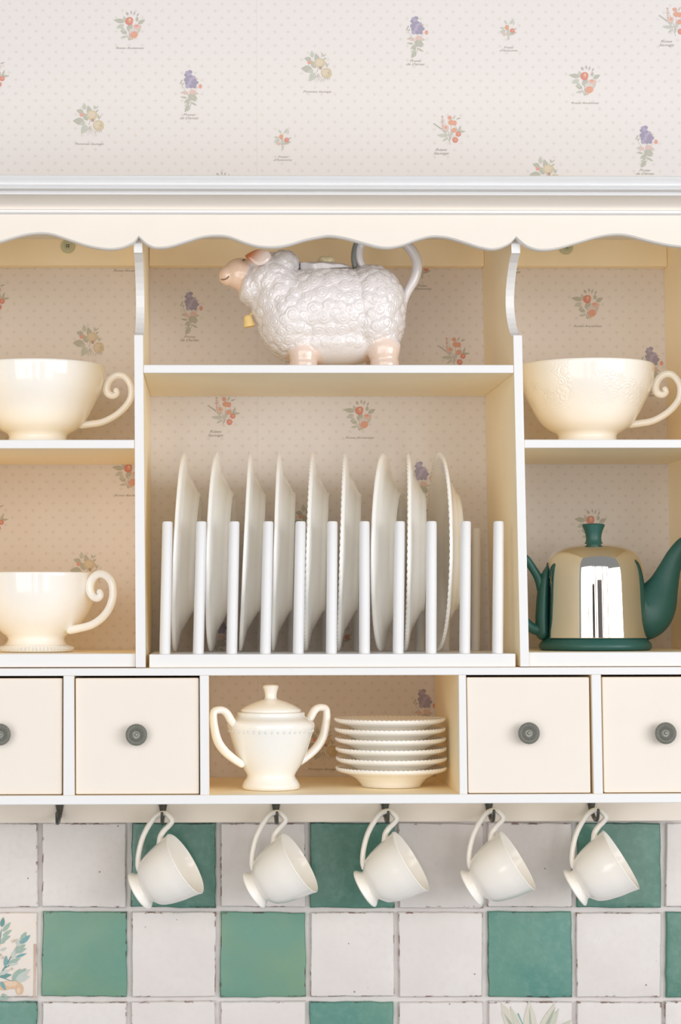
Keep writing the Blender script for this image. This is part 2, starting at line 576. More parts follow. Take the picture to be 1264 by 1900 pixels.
def motif(kind):
    rng = random.Random({'R': 1, 'S': 2, 'Y': 3, 'P': 4, 'F': 5}[kind])
    L = []
    if kind == 'R':
        for s in ((-2, 24, 3, -8), (2, 25, -2, -4), (0, 26, 8, 6), (-1, 24, 20, -8), (0, 26, -12, -2)):
            L.append((stroke(*s, 1.3), STEM))
        for a in ((-8, -10, 172, 22, 9), (-6, -8, 110, 14, 8), (-10, -4, 205, 16, 8), (16, -6, 30, 16, 8), (14, -10, 85, 10, 6),
                  (-4, 12, 160, 14, 8), (-3, 18, 190, 14, 5), (-8, 10, 130, 12, 6), (4, 4, 100, 14, 7), (-2, 8, 80, 14, 8), (14, 12, 50, 12, 5)):
            L.append((leaf(*a), LEAF if rng.random() < 0.6 else LEAF2))
        for a in ((-2, -22, 120, 8, 5), (8, -22, 70, 9, 3), (14, -20, 60, 8, 3), (4, -24, 95, 8, 3)):
            L.append((leaf(*a), STEM))
        L.append((disc(15, 1, 8, 6, 10, 0.2, rng), PINK)); L.append((disc(13, -2, 4, 3, 8, 0.2, rng), RED2))
        L.append((disc(7, 7, 8, 5, 10, 0.2, rng), MIST))
        L.append((disc(0, -11, 7.5, 8, 12, 0.08, rng), RED)); L.append((disc(1, -12, 3.4, 4.2, 10, 0.1, rng), ORANGE)); L.append((disc(1, -14, 1.6, 2, 8), (0.75, 0.55, 0.33)))
        L.append((disc(9, 15, 7.5, 7, 12, 0.08, rng), RED2)); L.append((disc(10, 15, 4, 4, 10, 0.1, rng), ORANGE))
        L.append((leaf(8, 23, 175, 9, 4), YEL))
    elif kind == 'S':
        for s in ((0, 26, -2, 0), (-1, 20, -14, -4), (0, 18, 12, -12), (0, 18, 4, -24), (0, 14, -12, -24), (-2, 10, -25, -10)):
            L.append((stroke(*s, 1.2), STEM))
        for a in ((-3, 9, 178, 22, 7), (-3, 12, 215, 14, 5), (14, 2, 5, 16, 5), (16, 2, 70, 14, 4), (14, 4, 100, 12, 4), (-6, 4, 120, 12, 5), (6, -22, 60, 10, 4), (12, -22, 20, 10, 3), (0, 10, 60, 14, 6)):
            L.append((leaf(*a), LEAF if rng.random() < 0.6 else LEAF2))
        for k in range(5):
            L.append((disc(-14 + 0.2 * k, -27 + 4.4 * k, 2.2, 2, 7), PINK if k % 2 else (0.55, 0.36, 0.28)))
            L.append((disc(-29 + 3.2 * k, -13 + 2.2 * k, 2, 1.6, 7), STEM))
        for x, y, r, c in ((-8, -6, 6, PINK), (0, -25, 4, RED2), (2, -16, 5, ORANGE), (8, -15, 5, RED2), (8, -1, 4.8, RED2), (16, 6, 5, RED), (10, 17, 5.5, RED)):
            L.append((disc(x, y, r, r, 11, 0.08, rng), c)); L.append((disc(x + 0.5, y - 0.5, r * 0.45, r * 0.45, 7), ORANGE))
    elif kind == 'Y':
        for s in ((2, 12, -2, 30), (4, 12, 2, 28), (0, 14, 8, 28), (1, 14, -6, 26), (0, 10, 10, -24), (4, 16, 14, 28)):
            L.append((stroke(*s, 1.2), STEM))
        for a in ((-10, -14, 165, 14, 9), (-8, -18, 95, 14, 8), (-8, 4, 175, 22, 14), (-6, 6, 195, 12, 8), (-4, 10, 240, 20, 12), (-2, 2, 120, 18, 10), (3, -8, 105, 20, 10),
                  (12, -20, 45, 9, 3), (12, -20, 110, 8, 3), (11, -14, 30, 9, 3), (18, 0, 60, 10, 3), (19, 0, 100, 10, 3)):
            L.append((leaf(*a), LEAF if rng.random() < 0.5 else LEAF2))
        L.append((disc(-14, -9, 3.6, 3.6, 9), RED2))
        L.append((disc(6, -8, 10.5, 9.5, 14, 0.05, rng), YEL)); L.append((disc(5, -9, 6.5, 6, 12, 0.1, rng), YEL2)); L.append((disc(7, 1, 3, 3.5, 8), (0.40, 0.24, 0.14)))
        L.append((disc(18, 11, 10.5, 10, 14, 0.05, rng), YEL)); L.append((disc(16, 10, 6, 6, 12, 0.1, rng), YEL2)); L.append((disc(22, 11, 2, 3, 8), (0.50, 0.42, 0.2)))
        for k in range(4):
            L.append((stroke(14 + 3 * k, 20, 12 + 4 * k, 25, 1.2), STEM))
    elif kind == 'P':
        for s in ((2, 30, 3, -12), (-2, 34, 0, 0), (0, 16, 16, -8), (0, 14, -18, -16), (2, 22, 14, 28)):
            L.append((stroke(*s, 1.2), STEM))
        for a in ((-4, 14, 172, 14, 4), (-2, 16, 225, 12, 5), (-1, 18, 250, 14, 6), (2, 22, 330, 14, 4), (2, 16, 345, 12, 5), (0, 28, 235, 16, 9), (-1, 26, 200, 10, 4),
                  (-6, 2, 195, 12, 5), (4, 4, 350, 14, 6), (4, 8, 320, 14, 7), (-16, -16, 60, 6, 3), (-18, -12, 60, 6, 3), (-14, -10, 60, 6, 3), (0, 20, 80, 16, 8), (5, 14, 70, 14, 7)):
            L.append((leaf(*a), LEAF if rng.random() < 0.65 else LEAF2))
        L.append((disc(-8, 5, 5, 3, 9, 0.2, rng), PINK)); L.append((disc(6, 3, 6, 5, 9, 0.2, rng), PINK))
        L.append((disc(20, -8, 3.2, 4.4, 9, 0.1, rng), RED2)); L.append((disc(13, -22, 3, 1.6, 8), PINK))
        pts = [(-4, -34), (1, -35), (-6, -29), (-1, -30), (-3, -25), (3, -26), (8, -24), (-7, -20), (-2, -19), (3, -20), (9, -19), (-5, -14), (1, -14), (7, -14), (12, -15), (-4, -8), (3, -8), (9, -8)]
        for i, (x, y) in enumerate(pts):
            L.append((disc(x, y, 4.2, 3.9, 9, 0.14, rng), PURP if (i * 7) % 3 else PURP2))
    else:
        for s in ((0, 20, -3, -4), (1, 20, 8, -6), (0, 18, 2, -14)):
            L.append((stroke(*s, 1.1), STEM))
        for a in ((-2, -10, 120, 10, 4), (4, -10, 60, 12, 5), (10, -8, 80, 10, 3), (-6, -2, 170, 10, 5), (-4, 2, 190, 12, 6), (-6, 8, 150, 10, 6), (2, 10, 20, 16, 5), (0, 12, 90, 12, 7), (-2, 12, 70, 12, 6), (10, 0, 20, 8, 4)):
            L.append((leaf(*a), LEAF if rng.random() < 0.5 else LEAF2))
        L.append((disc(-2, -4, 4, 5, 10), ORANGE)); L.append((disc(-7, 9, 3.5, 3.5, 9), PINK)); L.append((disc(8, 2, 4.8, 4.6, 10), RED)); L.append((disc(9, 1.5, 1.8, 1.8, 7), RED2))
    PAPER = (0.765, 0.73, 0.725)
    return [([(p[0] * MM, p[1] * MM) for p in pts], tuple(0.74 * a + 0.26 * b for a, b in zip(c, PAPER))) for pts, c in L]

motif_mesh = {k: poly_mesh('printed_bouquet', motif(k), M['print']) for k in 'RSYPF'}

def caption_mesh(lines, size):
    cu = bpy.data.curves.new('caption', 'FONT')
    cu.body = '\n'.join(lines)
    cu.size = size * MM
    cu.shear = 0.45
    cu.space_line = 0.95
    cu.space_character = 0.92
    cu.align_x = 'CENTER'
    cu.resolution_u = 2
    o = bpy.data.objects.new('tmp_caption', cu)
    COL.objects.link(o)
    bpy.context.view_layer.update()
    dg = bpy.context.evaluated_depsgraph_get()
    me = bpy.data.meshes.new_from_object(o.evaluated_get(dg))
    bpy.data.objects.remove(o, do_unlink=True)
    me.transform(Matrix.Rotation(math.pi / 2, 4, 'X') @ Matrix.Diagonal((1.1, 0.8, 1, 1)))
    me.transform(Matrix.Translation((0, -0.0001, 0)))
    me.materials.clear()
    me.materials.append(M['caption'])
    me.name = 'printed_caption'
    return me
cap = {'R': (caption_mesh(['Roses Anciennes'], 7.6), (0, 38)), 'S': (caption_mesh(['Roses', 'Sauvage'], 9.0), (-17, 34)),
       'Y': (caption_mesh(['Pommes Sauvage'], 7.6), (0, 44)), 'P': (caption_mesh(['Prune', 'de Damas'], 8.5), (-2, 44)),
       'F': (caption_mesh(['Fraise', "d'Automne"], 7.5), (0, 32))}

MOTIFS = [('R', 240, 50), ('S', -12, 140), ('S', 835, 243), ('S', 1253, 42), ('Y', 165, 222), ('Y', 588, 125), ('Y', 1012, 322),
          ('P', 352, 168), ('P', 772, 68), ('P', 1198, 271), ('F', 524, 258), ('F', 943, 55), ('R', 1085, 152), ('R', 408, 349),
          ('S', -12, 553), ('Y', 165, 634), ('R', 236, 463), ('P', 353, 580), ('S', 843, 655), ('R', 1090, 566), ('P', 1208, 682),
          ('F', 783, 497), ('S', 416, 766), ('R', 667, 773), ('P', 780, 895), ('R', 238, 880), ('S', -14, 963), ('Y', 160, 1056), ('R', 1096, 976),
          ('Y', 572, 968), ('P', 405, 1180), ('P', 786, 1318), ('Y', 598, 1382), ('S', 968, 463), ('F', 636, 1180)]
for k, x, y in MOTIFS:
    p = at(x, y, WALL)
    o = share('printed_bouquet', motif_mesh[k], wall_back)
    o.location = p
    me, (dx, dy) = cap[k]
    c = share('printed_caption', me, wall_back)
    c.location = at(x + dx, y + dy + 3, WALL)

# tiles --------------------------------------------------------------
XB = [-92, 74, 239.5, 405, 571, 736, 901, 1066, 1231, 1397]
YB = [1523, 1688, 1854, 2020]
TILES = ['wwDwDwwDw',
         'plwlwwtwd',
         'twwwcwqww']
rt = random.Random(11)
tile_mats = {'w': M['tile_white'], 'D': M['tile_dark'], 'd': M['tile_dark'], 'l': M['tile_light'], 't': M['tile_teal'], 'c': M['tile_teal'], 'p': M['tile_cream'], 'q': M['tile_white']}

def make_tile(x0, x1, y0, y1, kind):
    n = 7
    rag = 1.2 if kind in 'Ddltc' else 0.7
    pts = []
    cs = [(x0, y1), (x1, y1), (x1, y0), (x0, y0)]
    cs = [(x + rt.uniform(-1.8, 1.8), y + rt.uniform(-1.6, 1.6)) for x, y in cs]
    for i in range(4):
        a, b = cs[i], cs[(i + 1) % 4]
        for k in range(n):
            t = k / n
            j = 0 if k == 0 else rag
            pts.append((a[0] + (b[0] - a[0]) * t + rt.uniform(-j, j), a[1] + (b[1] - a[1]) * t + rt.uniform(-j, j)))
    cx, cy = (x0 + x1) / 2, (y0 + y1) / 2
    bm = bmesh.new()
    uv = bm.loops.layers.uv.new('UVMap')
    front = WALL - 0.0015
    tilt = rt.uniform(-0.0005, 0.0005)
    def ring(inset, Y):
        out = []
        for (x, y) in pts:
            q = at(cx + (x - cx) * (1 - inset), cy + (y - cy) * (1 - inset), WALL)
            out.append(bm.verts.new((q.x, Y + tilt * (x - cx) / 80, q.z)))
        return out
    r0 = ring(0.0, WALL + 0.006)
    r1 = ring(0.0, front + 0.0016)
    r2 = ring(0.022, front + 0.0004)
    r3 = ring(0.12, front)
    m = len(pts)
    for A, B in ((r0, r1), (r1, r2), (r2, r3)):
        for k in range(m):
            bm.faces.new((A[k], A[(k + 1) % m], B[(k + 1) % m], B[k]))
    bm.faces.new(r3)
    p0, p1 = at(x0, y1, WALL), at(x1, y0, WALL)
    for f in bm.faces:
        for l in f.loops:
            l[uv].uv = ((l.vert.co.x - p0.x) / (p1.x - p0.x), (l.vert.co.z - p0.z) / (p1.z - p0.z))
    o = obj('tile', bm, tile_mats[kind], wall_lower, smooth=True, angle=35)
    return o
tile_objs = {}
for r in range(3):
    for c in range(9):
        k = TILES[r][c]
        g = 4.5
        ox = {0: 0, 1: 0, 2: 0}[r]
        o = make_tile(XB[c] + g + ox, XB[c + 1] - g + ox, YB[r] + g, YB[r + 1] - g, k)
        tile_objs[(r, c)] = o

# painted sprigs on two of the tiles
def painted(name, polys, parent, px, py):
    me = poly_mesh(name, [([(p[0] * MM, p[1] * MM) for p in pts], c) for pts, c in polys], M['glazepaint'], 1.2e-5)
    o = share(name, me, parent)
    q = at(px, py, WALL)
    o.location = (q.x, WALL - 0.0016 - 0.0004, q.z)
    return o
GT, GB, GG, GP = (0.08, 0.25, 0.24), (0.13, 0.33, 0.36), (0.27, 0.41, 0.35), (0.47, 0.53, 0.50)
L = []
TAN = (0.62, 0.42, 0.27)
for x, y, rx, ry in ((22, 1824, 16, 8), (8, 1826, 14, 8), (36, 1832, 7, 10), (-12, 1826, 16, 9)):
    L.append((disc(x, y, rx, ry, 14), TAN))
for x, y, rx, ry in ((20, 1822, 12, 5), (34, 1834, 3, 5)):
    L.append((disc(x, y, rx, ry, 12), (0.70, 0.52, 0.38)))
for s in ((5, 1800, 38, 1745), (-6, 1800, 3, 1725), (8, 1795, 32, 1782), (-8, 1806, 22, 1818), (24, 1818, 44, 1800), (-20, 1800, -20, 1720)):
    L.append((stroke(*s, 2.2), GT))
for a in ((38, 1748, 62, 20, 9), (37, 1752, 42, 24, 8), (34, 1760, 30, 14, 7), (30, 1768, 25, 20, 6), (28, 1776, 20, 22, 5), (33, 1756, 95, 14, 6), (28, 1770, 75, 16, 6),
          (22, 1778, 70, 16, 7), (10, 1792, 85, 20, 7), (14, 1788, 25, 26, 8), (16, 1789, 10, 18, 5), (3, 1722, 80, 18, 8), (5, 1730, 50, 22, 7), (5, 1738, 35, 20, 6),
          (3, 1745, 25, 18, 7), (2, 1752, 50, 16, 6), (2, 1764, 30, 12, 5), (0, 1740, 110, 22, 8), (0, 1758, 130, 18, 7), (24, 1818, 60, 26, 11), (26, 1816, 45, 30, 11), (28, 1816, 35, 34, 9),
          (30, 1818, 20, 26, 9), (0, 1810, 10, 22, 8), (0, 1806, 25, 20, 7), (-6, 1800, 150, 20, 8), (-18, 1740, 70, 20, 8), (-20, 1760, 120, 20, 8), (4, 1840, -30, 14, 5), (-4, 1846, -10, 20, 5), (2, 1818, 300, 18, 7)):
    L.append((leaf(*a, 7), rt.choice((GT, GB, GG, GG, GP, GP))))
for x, y in ((24, 1747), (27, 1746), (22, 1796), (1, 1771), (6, 1776)):
    L.append((disc(x, y, 3, 3, 8), (0.62, 0.56, 0.48))); L.append((disc(x, y, 1, 1, 6), (0.15, 0.08, 0.06)))
L = [([(p[0] - 0, p[1] + 1770) for p in pts], c) for pts, c in L]
painted('painted_rosemary', L, tile_objs[(1, 0)], 0, 1770)
L = [(stroke(63.5, 1752, 63, 1850, 4.5), (0.52, 0.36, 0.28)), (stroke(63, 1850, 63, 1775, 3.5), (0.60, 0.45, 0.36))]
L = [([(p[0], p[1] + 1770) for p in pts], c) for pts, c in L]
painted('worn_edge', L, tile_objs[(1, 0)], 0, 1770)
L = []
PG, PG2, PG3 = (0.53, 0.54, 0.45), (0.60, 0.58, 0.50), (0.36, 0.40, 0.33)
for a in ((970, 1935, 118, 82, 26), (975, 1935, 128, 70, 22), (960, 1935, 145, 60, 18), (985, 1935, 92, 76, 24), (1000, 1935, 68, 76, 22), (1004, 1935, 62, 70, 16),
          (1010, 1935, 40, 64, 18), (970, 1935, 108, 70, 14), (950, 1935, 150, 50, 20), (1020, 1935, 30, 50, 18)):
    L.append((leaf(*a, 8), rt.choice((PG, PG2))))
for a in ((1001, 1930, 64, 66, 7), (967, 1930, 122, 58, 6), (986, 1930, 93, 60, 4)):
    L.append((leaf(*a, 8), PG3))
for s in ((962, 1882, 970, 1900), (970, 1900, 976, 1930)):
    L.append((stroke(*s, 3.0), (0.16, 0.40, 0.33)))
L = [([(p[0] - 985, p[1] + 1930) for p in pts], c) for pts, c in L]
painted('painted_leaves', L, tile_objs[(2, 6)], 985, 1930)

# ------------------------------------------------------------------ the cupboard
CW = [M['cream'], M['white']]
base0 = at(612, 1492, 0.0)
cab = thing('wall_cupboard', 'cream and white painted wall cupboard with scalloped valance, open shelves and drawers', 'cupboard',
            (base0.x, WALL / 2, base0.z))

def zrow(py, Y=0.0, px=612):
    return at(px, py, Y).z
def xcol(px, Y=0.0, py=900):
    return at(px, py, Y).x
z_top = at(612, 424, 0.214).z

def upright(xt0, xt1, yt, xb0, xb1, yb, prof, name='divider', mats=None, bev=0.0008):
    """board standing on edge; prof: [(Y, py)] outline; front edge columns at two rows"""
    a0, a1, b0, b1 = at(xt0, yt, 0), at(xt1, yt, 0), at(xb0, yb, 0), at(xb1, yb, 0)
    bm = bmesh.new()
    L, Rr = [], []
    for Y, z in prof:
        t = (z - b0.z) / (a0.z - b0.z)
        L.append(bm.verts.new((b0.x + (a0.x - b0.x) * t, Y, z)))
        Rr.append(bm.verts.new((b1.x + (a1.x - b1.x) * t, Y, z)))
    n = len(prof)
    bm.faces.new(L)
    bm.faces.new(Rr[::-1])
    for i in range(n):
        bm.faces.new((L[i], L[(i + 1) % n], Rr[(i + 1) % n], Rr[i]))
    white_front(bm, 1, -0.2)
    return obj(name, bm, mats or CW, cab, world=True)

zb = zrow(1237.5)
prof = [(WALL - 0.0005, zb), (0.0, zb), (0.0, zrow(622))]
zc0, zc1 = zrow(622), zrow(471)
prof.append((0.012, zrow(620)))
for k in range(1, 14):
    t = k / 14
    prof.append((0.012 + 0.042 * math.sin(math.pi * t) ** 0.8 - 0.006 * t, zc0 + (zc1 - zc0) * t))
prof += [(0.004, zc1), (0.0, zc1 + 0.001), (0.0, zrow(452)), (0.005, zrow(440)), (0.005, z_top), (WALL - 0.0005, z_top)]
upright(249, 265, 560, 252, 270, 1230, prof)
upright(951.5, 967.5, 560, 966, 982, 1230, prof)
pside = [(WALL - 0.0005, zrow(1492)), (0.0, zrow(1492)), (0.0, z_top), (WALL - 0.0005, z_top)]
upright(-127, -110, 560, -128, -111, 1230, pside, 'side_panel')
upright(1325, 1341, 560, 1340, 1356, 1230, pside, 'side_panel')

def xat(pxs, yy, z):
    """x of an upright face line given ((px, py), (px, py)) at height z"""
    a, b = at(pxs[0], 560, 0), at(pxs[1], 1230, 0)
    return b.x + (a.x - b.x) * (z - b.z) / (a.z - b.z)
LD0, LD1, RD0, RD1 = (249, 252), (265, 270), (951.5, 966), (967.5, 982)
SL, SR = (-110, -111), (1325, 1340)

def shelf(pa, pb, y0, y1, name='shelf', Y0=0.0006, mats=None, Yb=WALL - 0.001, row_x=612):
    zt, zbm = zrow(y0, Y0, row_x), zrow(y1, Y0, row_x)
    zz = (zt + zbm) / 2
    bm = box(xat(pa, 0, zz) + 0.0002, xat(pb, 0, zz) - 0.0002, Y0, Yb, zbm, zt, 0.0006, 1)
    white_front(bm, 1, -0.6)
    obj(name, bm, mats or CW, cab, world=True)
    return zt
z_sheep = shelf(LD1, RD0, 677, 692)
z_left = shelf(SL, LD0, 816, 832, row_x=110)
z_right = shelf(RD1, SR, 815.5, 831, row_x=1120)
z_left2 = shelf(SL, LD0, 1213, 1238, Y0=0.004, row_x=110)
z_right2 = shelf(RD1, SR, 1210, 1236.5, Y0=0.004, row_x=1120)
# top board (behind the valance), back rail under it
xl_, xr_ = xat((-127, -128), 0, z_top), xat((1341, 1356), 0, z_top)
obj('top_board', box(xl_, xr_, 0.002, WALL - 0.0005, z_top, z_top + 0.016), M['cream'], cab, world=True)
for a, b in ((SL, LD0), (LD1, RD0), (RD1, SR)):
    zr0 = at(612, 493, 0.214).z
    obj('back_rail', box(xat(a, 0, zr0) + .0003, xat(b, 0, zr0) - .0003, 0.214, WALL - 0.0005, zr0, z_top, 0.0006, 1), M['cream'], cab, world=True)

# drawer case
zc_t, zc_b = zrow(1238.5), zrow(1253)
zf_t, zf_b = zrow(1474.5), zrow(1491.5)
xcl, xcr = at(-128, 1300, 0).x, at(1358, 1300, 0).x
def cboard(name, x0, x1, z0, z1, Y0=0.0):
    bm = box(x0, x1, Y0, WALL - 0.001, z0, z1, 0.0006, 1)
    white_front(bm, 1, -0.6)
    return obj(name, bm, CW, cab, world=True)
cboard('case_top', xcl + .0172 / 2, xcr - .0172 / 2, zc_b, zc_t - .0002, -0.0005)
cboard('case_bottom', xcl + .0172 / 2, xcr - .0172 / 2, zf_b, zf_t, -0.0005)
def post(x0t, x1t, x0b, x1b):
    bm = bmesh.new()
    a0, a1, b0, b1 = at(x0t, 1253, 0), at(x1t, 1253, 0), at(x0b, 1475, 0), at(x1b, 1475, 0)
    Yb = WALL - 0.001
    hexa(bm, [(b0.x, 0, zf_t), (b1.x, 0, zf_t), (b1.x, Yb, zf_t), (b0.x, Yb, zf_t),
              (a0.x, 0, zc_b), (a1.x, 0, zc_b), (a1.x, Yb, zc_b), (a0.x, Yb, zc_b)])
    bevel_all(bm, 0.0006, 1)
    white_front(bm, 1, -0.6)
    obj('case_divider', bm, CW, cab, world=True)
post(117.5, 137.5, 117, 138.5)
post(370.5, 387.5, 371.5, 388.5)
post(851, 865, 853, 868)
post(1097.5, 1115.5, 1102, 1119.5)
# hook rail against the wall
zh0, zh1 = at(612, 1525.5, 0.206).z, zf_b
bm = box(xcl, xcr, 0.206, WALL + 0.004, zh0, zh1 + 0.0002, 0.0008, 1)
hook_rail = obj('hook_rail', bm, M['cream_front'], cab, world=True)

# cornice, cove, bead and valance
x0c, x1c = xl_ - 0.05, xr_ + 0.05
def extr(name, pr, mat, x0=x0c, x1=x1c, smooth=True):
    """pr: closed [(Y, z)] outline swept along x"""
    bm = bmesh.new()
    A = [bm.verts.new((x0, y, z)) for y, z in pr]
    B = [bm.verts.new((x1, y, z)) for y, z in pr]
    n = len(pr)
    for i in range(n):
        bm.faces.new((A[i], A[(i + 1) % n], B[(i + 1) % n], B[i]))
    bm.faces.new(A[::-1]); bm.faces.new(B)
    return obj(name, bm, mat, cab, world=True, smooth=smooth, angle=40)
Yc = -0.052
zt0, zt1 = at(632, 323.5, Yc).z, at(632, 355, Yc + 0.012).z
hh = zt0 - zt1
pr = [(WALL - 0.001, zt0), (Yc + 0.006, zt0)]
for k in range(0, 11):
    a = math.radians(90 - k * 13)
    pr.append((Yc + 0.011 - 0.011 * math.cos(math.radians(90 - abs(90 - k * 17))) * (1 if k else 0.5), zt0 - hh * (k / 10.0)))
pr += [(Yc + 0.013, zt1), (Yc + 0.013, at(632, 361, Yc + 0.012).z), (WALL - 0.001, at(632, 361, Yc + 0.012).z)]
extr('cornice', pr, M['white'])
zA, zB = at(632, 361, Yc + 0.013).z - 0.0001, at(632, 388, -0.016).z
pr = [(0.0, zA), (Yc + 0.017, zA)]
for k in range(9):
    t = k / 8
    pr.append((Yc + 0.017 + (0.036 - 0.014) * math.sin(t * math.pi / 2), zA + (zB - zA) * (1 - math.cos(t * math.pi / 2)) ** 0.8))
pr += [(0.0, zB)]
extr('cove', pr, M['cream_front'])
zC = at(632, 397, -0.016).z
extr('bead', [(0.0, zB - 0.0001), (-0.013, zB - 0.0001), (-0.0155, zB - 0.0012), (-0.0155, zC + 0.0014), (-0.013, zC), (0.0, zC)], M['white'])

VAL = [(-150, 460), (-115, 441), (-100, 449), (-80, 459), (-55, 462), (-20, 455), (0, 449), (30, 440), (52, 435), (78, 433), (100, 436), (130, 446), (165, 457), (200, 462.5), (225, 460), (243, 453), (251, 447), (257, 439),
       (264, 446), (275, 455), (290, 460), (315, 458), (345, 449), (375, 440), (402, 437.5), (425, 440), (455, 451), (480, 457.5), (508, 459), (535, 455), (565, 446), (595, 440),
       (612, 438), (640, 442), (670, 450), (700, 458), (722, 460), (745, 456), (770, 447), (795, 440), (812, 439), (835, 442), (865, 451), (890, 459), (912, 463), (930, 460), (945, 453), (952, 447), (958, 440.5),
       (966, 448), (978, 457), (995, 463), (1015, 464), (1040, 460), (1075, 450), (1110, 440), (1140, 435.5), (1165, 437), (1200, 446), (1235, 454), (1264, 458), (1300, 463), (1330, 462), (1360, 450), (1375, 442), (1390, 456)]
Yv0, Yv1 = -0.0115, -0.0012
pts = []
for seg_pts in ([p for p in VAL if p[0] <= 257], [p for p in VAL if 257 <= p[0] <= 958], [p for p in VAL if p[0] >= 958]):
    q = catmull(seg_pts, 4)
    pts += q if not pts else q[1:]
bm = bmesh.new()
ft, fb, bt, bb, fc = [], [], [], [], []
ztv = zC + 0.0005
for px, py in pts:
    p = at(px, py, Yv0)
    ft.append(bm.verts.new((p.x, Yv0, ztv))); fb.append(bm.verts.new((p.x, Yv0 + 0.0022, p.z))); fc.append(bm.verts.new((p.x, Yv0, p.z + 0.0014)))
    bt.append(bm.verts.new((p.x, Yv1, ztv))); bb.append(bm.verts.new((p.x, Yv1, p.z)))
for i in range(len(pts) - 1):
    bm.faces.new((fc[i], fc[i + 1], ft[i + 1], ft[i]))
    f = bm.faces.new((fb[i], fb[i + 1], fc[i + 1], fc[i])); f.material_index = 1
    bm.faces.new((bt[i], bt[i + 1], bb[i + 1], bb[i]))
    f = bm.faces.new((fb[i], bb[i], bb[i + 1], fb[i + 1])); f.material_index = 1
    bm.faces.new((ft[i], ft[i + 1], bt[i + 1], bt[i]))
bm.faces.new((fb[0], fc[0], ft[0], bt[0], bb[0])); bm.faces.new((fb[-1], bb[-1], bt[-1], ft[-1], fc[-1]))
obj('valance', bm, [M['cream_front'], M['white']], cab, world=True)

# screw covers on the back rail
for px, py in ((126, 457), (1050, 459)):
    Yd = 0.214
    c = at(px, py, Yd)
    s = 1 / ppm(px, py, Yd)
    bm = lathe([(0, .0035), (3 * s, .0035), (3.4 * s, .003), (6 * s, .003), (6.5 * s, .0037), (7.5 * s, .0037), (8 * s, .003), (12 * s, .0026), (13.2 * s, .0015), (13.5 * s, 0), (0, 0)], 40)
    bm.transform(Matrix.Translation(c) @ Matrix.Rotation(math.pi / 2, 4, 'X'))
    o = obj('screw_cover', bm, M['cap'], cab, world=True, smooth=True, angle=40)
    o['label'] = 'round green-grey button-like screw cover'
    cp = o
    bm = bmesh.new()  # small dark discs paint the shade inside the four holes
    for dx in (-1.7, 1.7):
        for dz in (-1.7, 1.7):
            b2 = lathe([(0, .0004), (1.3 * s, .0003), (1.4 * s, 0)], 10)
            b2.transform(Matrix.Translation(c + Vector((dx * s, -0.0036, dz * s))) @ Matrix.Rotation(math.pi / 2, 4, 'X'))
            t = bpy.data.meshes.new('t'); b2.to_mesh(t); bm.from_mesh(t); bpy.data.meshes.remove(t); b2.free()
    obj('screw_hole_discs', bm, M['cap_hole_shade'], cp, world=True)

# drawers with fluted knobs
def knob_mesh(s):
    prof = [(0, 0), (7, 0), (6, 4), (5.5, 8), (7, 13), (13, 16), (18, 17.5), (20, 19), (20.6, 21), (19.6, 22.6), (17.4, 23.4), (15.6, 22.6), (14.6, 22.2), (12.5, 23.0), (9, 22.4), (5.5, 20.6), (3.8, 20.2), (3.3, 21.0), (3.0, 22.4), (2, 23.4), (0, 23.8)]
    pr = [(r * s, z * s) for r, z in prof]
    def mod(i, a, r, z):
        if 7 <= i <= 10:
            k = 0.5 + 0.5 * math.cos(a * 36)
            return r * (1 - 0.012 * (1 - k)), z - 2.6 * s * (1 - k) * (1 if i > 7 else 0.3)
        if 12 <= i <= 14:
            k = 0.5 + 0.5 * math.cos(a * 36)
            return r, z - 1.7 * s * (1 - k)
        return r, z
    return lathe(pr, 216, mod)
knob_me = None
def drawer(px0t, px1t, px0b, px1b, kx, ky, Y0, lab):
    global knob_me
    zt_, zb_ = zrow(1257.5), zrow(1473)
    a0, a1, b0, b1 = at(px0t, 1257, Y0), at(px1t, 1257, Y0), at(px0b, 1473, Y0), at(px1b, 1473, Y0)
    bm = bmesh.new()
    hexa(bm, [(b0.x, Y0, zb_), (b1.x, Y0, zb_), (b1.x, Y0 + 0.014, zb_), (b0.x, Y0 + 0.014, zb_),
              (a0.x, Y0, zt_), (a1.x, Y0, zt_), (a1.x, Y0 + 0.014, zt_), (a0.x, Y0 + 0.014, zt_)])
    bevel_all(bm, 0.0012, 2)
    d = obj('drawer', bm, M['cream_front'], cab, world=True)
    d['label'] = lab
    # the drawer box behind the front
    bm = bmesh.new()
    xa, xb = max(a0.x, b0.x) + .004, min(a1.x, b1.x) - .004
    z1 = zt_ - 0.012
    for q in ((xa, xa + .006, Y0 + .0142, .215, zb_ + .002, z1), (xb - .006, xb, Y0 + .0142, .215, zb_ + .002, z1), (xa + .006, xb - .006, .208, .215, zb_ + .002, z1), (xa + .006, xb - .006, Y0 + .0142, .208, zb_ + .002, zb_ + .007)):
        hexa(bm, [(q[0], q[2], q[4]), (q[1], q[2], q[4]), (q[1], q[3], q[4]), (q[0], q[3], q[4]), (q[0], q[2], q[5]), (q[1], q[2], q[5]), (q[1], q[3], q[5]), (q[0], q[3], q[5])])
    obj('drawer_box', bm, M['cream'], d, world=True)
    p = at(kx, ky, Y0 - 0.02)
    if knob_me is None:
        bm = knob_mesh(1 / ppm(kx, ky, Y0 - 0.02))
        bm.transform(Matrix.Rotation(math.pi / 2, 4, 'X'))
        k = obj('knob', bm, M['pewter'], d, smooth=True, angle=60)
        knob_me = k.data
    else:
        k = share('knob', knob_me, d)
    k.location = Vector((p.x, Y0, p.z)) - cab.location
    k['label'] = 'round fluted dark pewter knob'
drawer(-108, 115.5, -108, 115, -2, 1364, 0.0035, 'cream drawer front at the left end of the row')
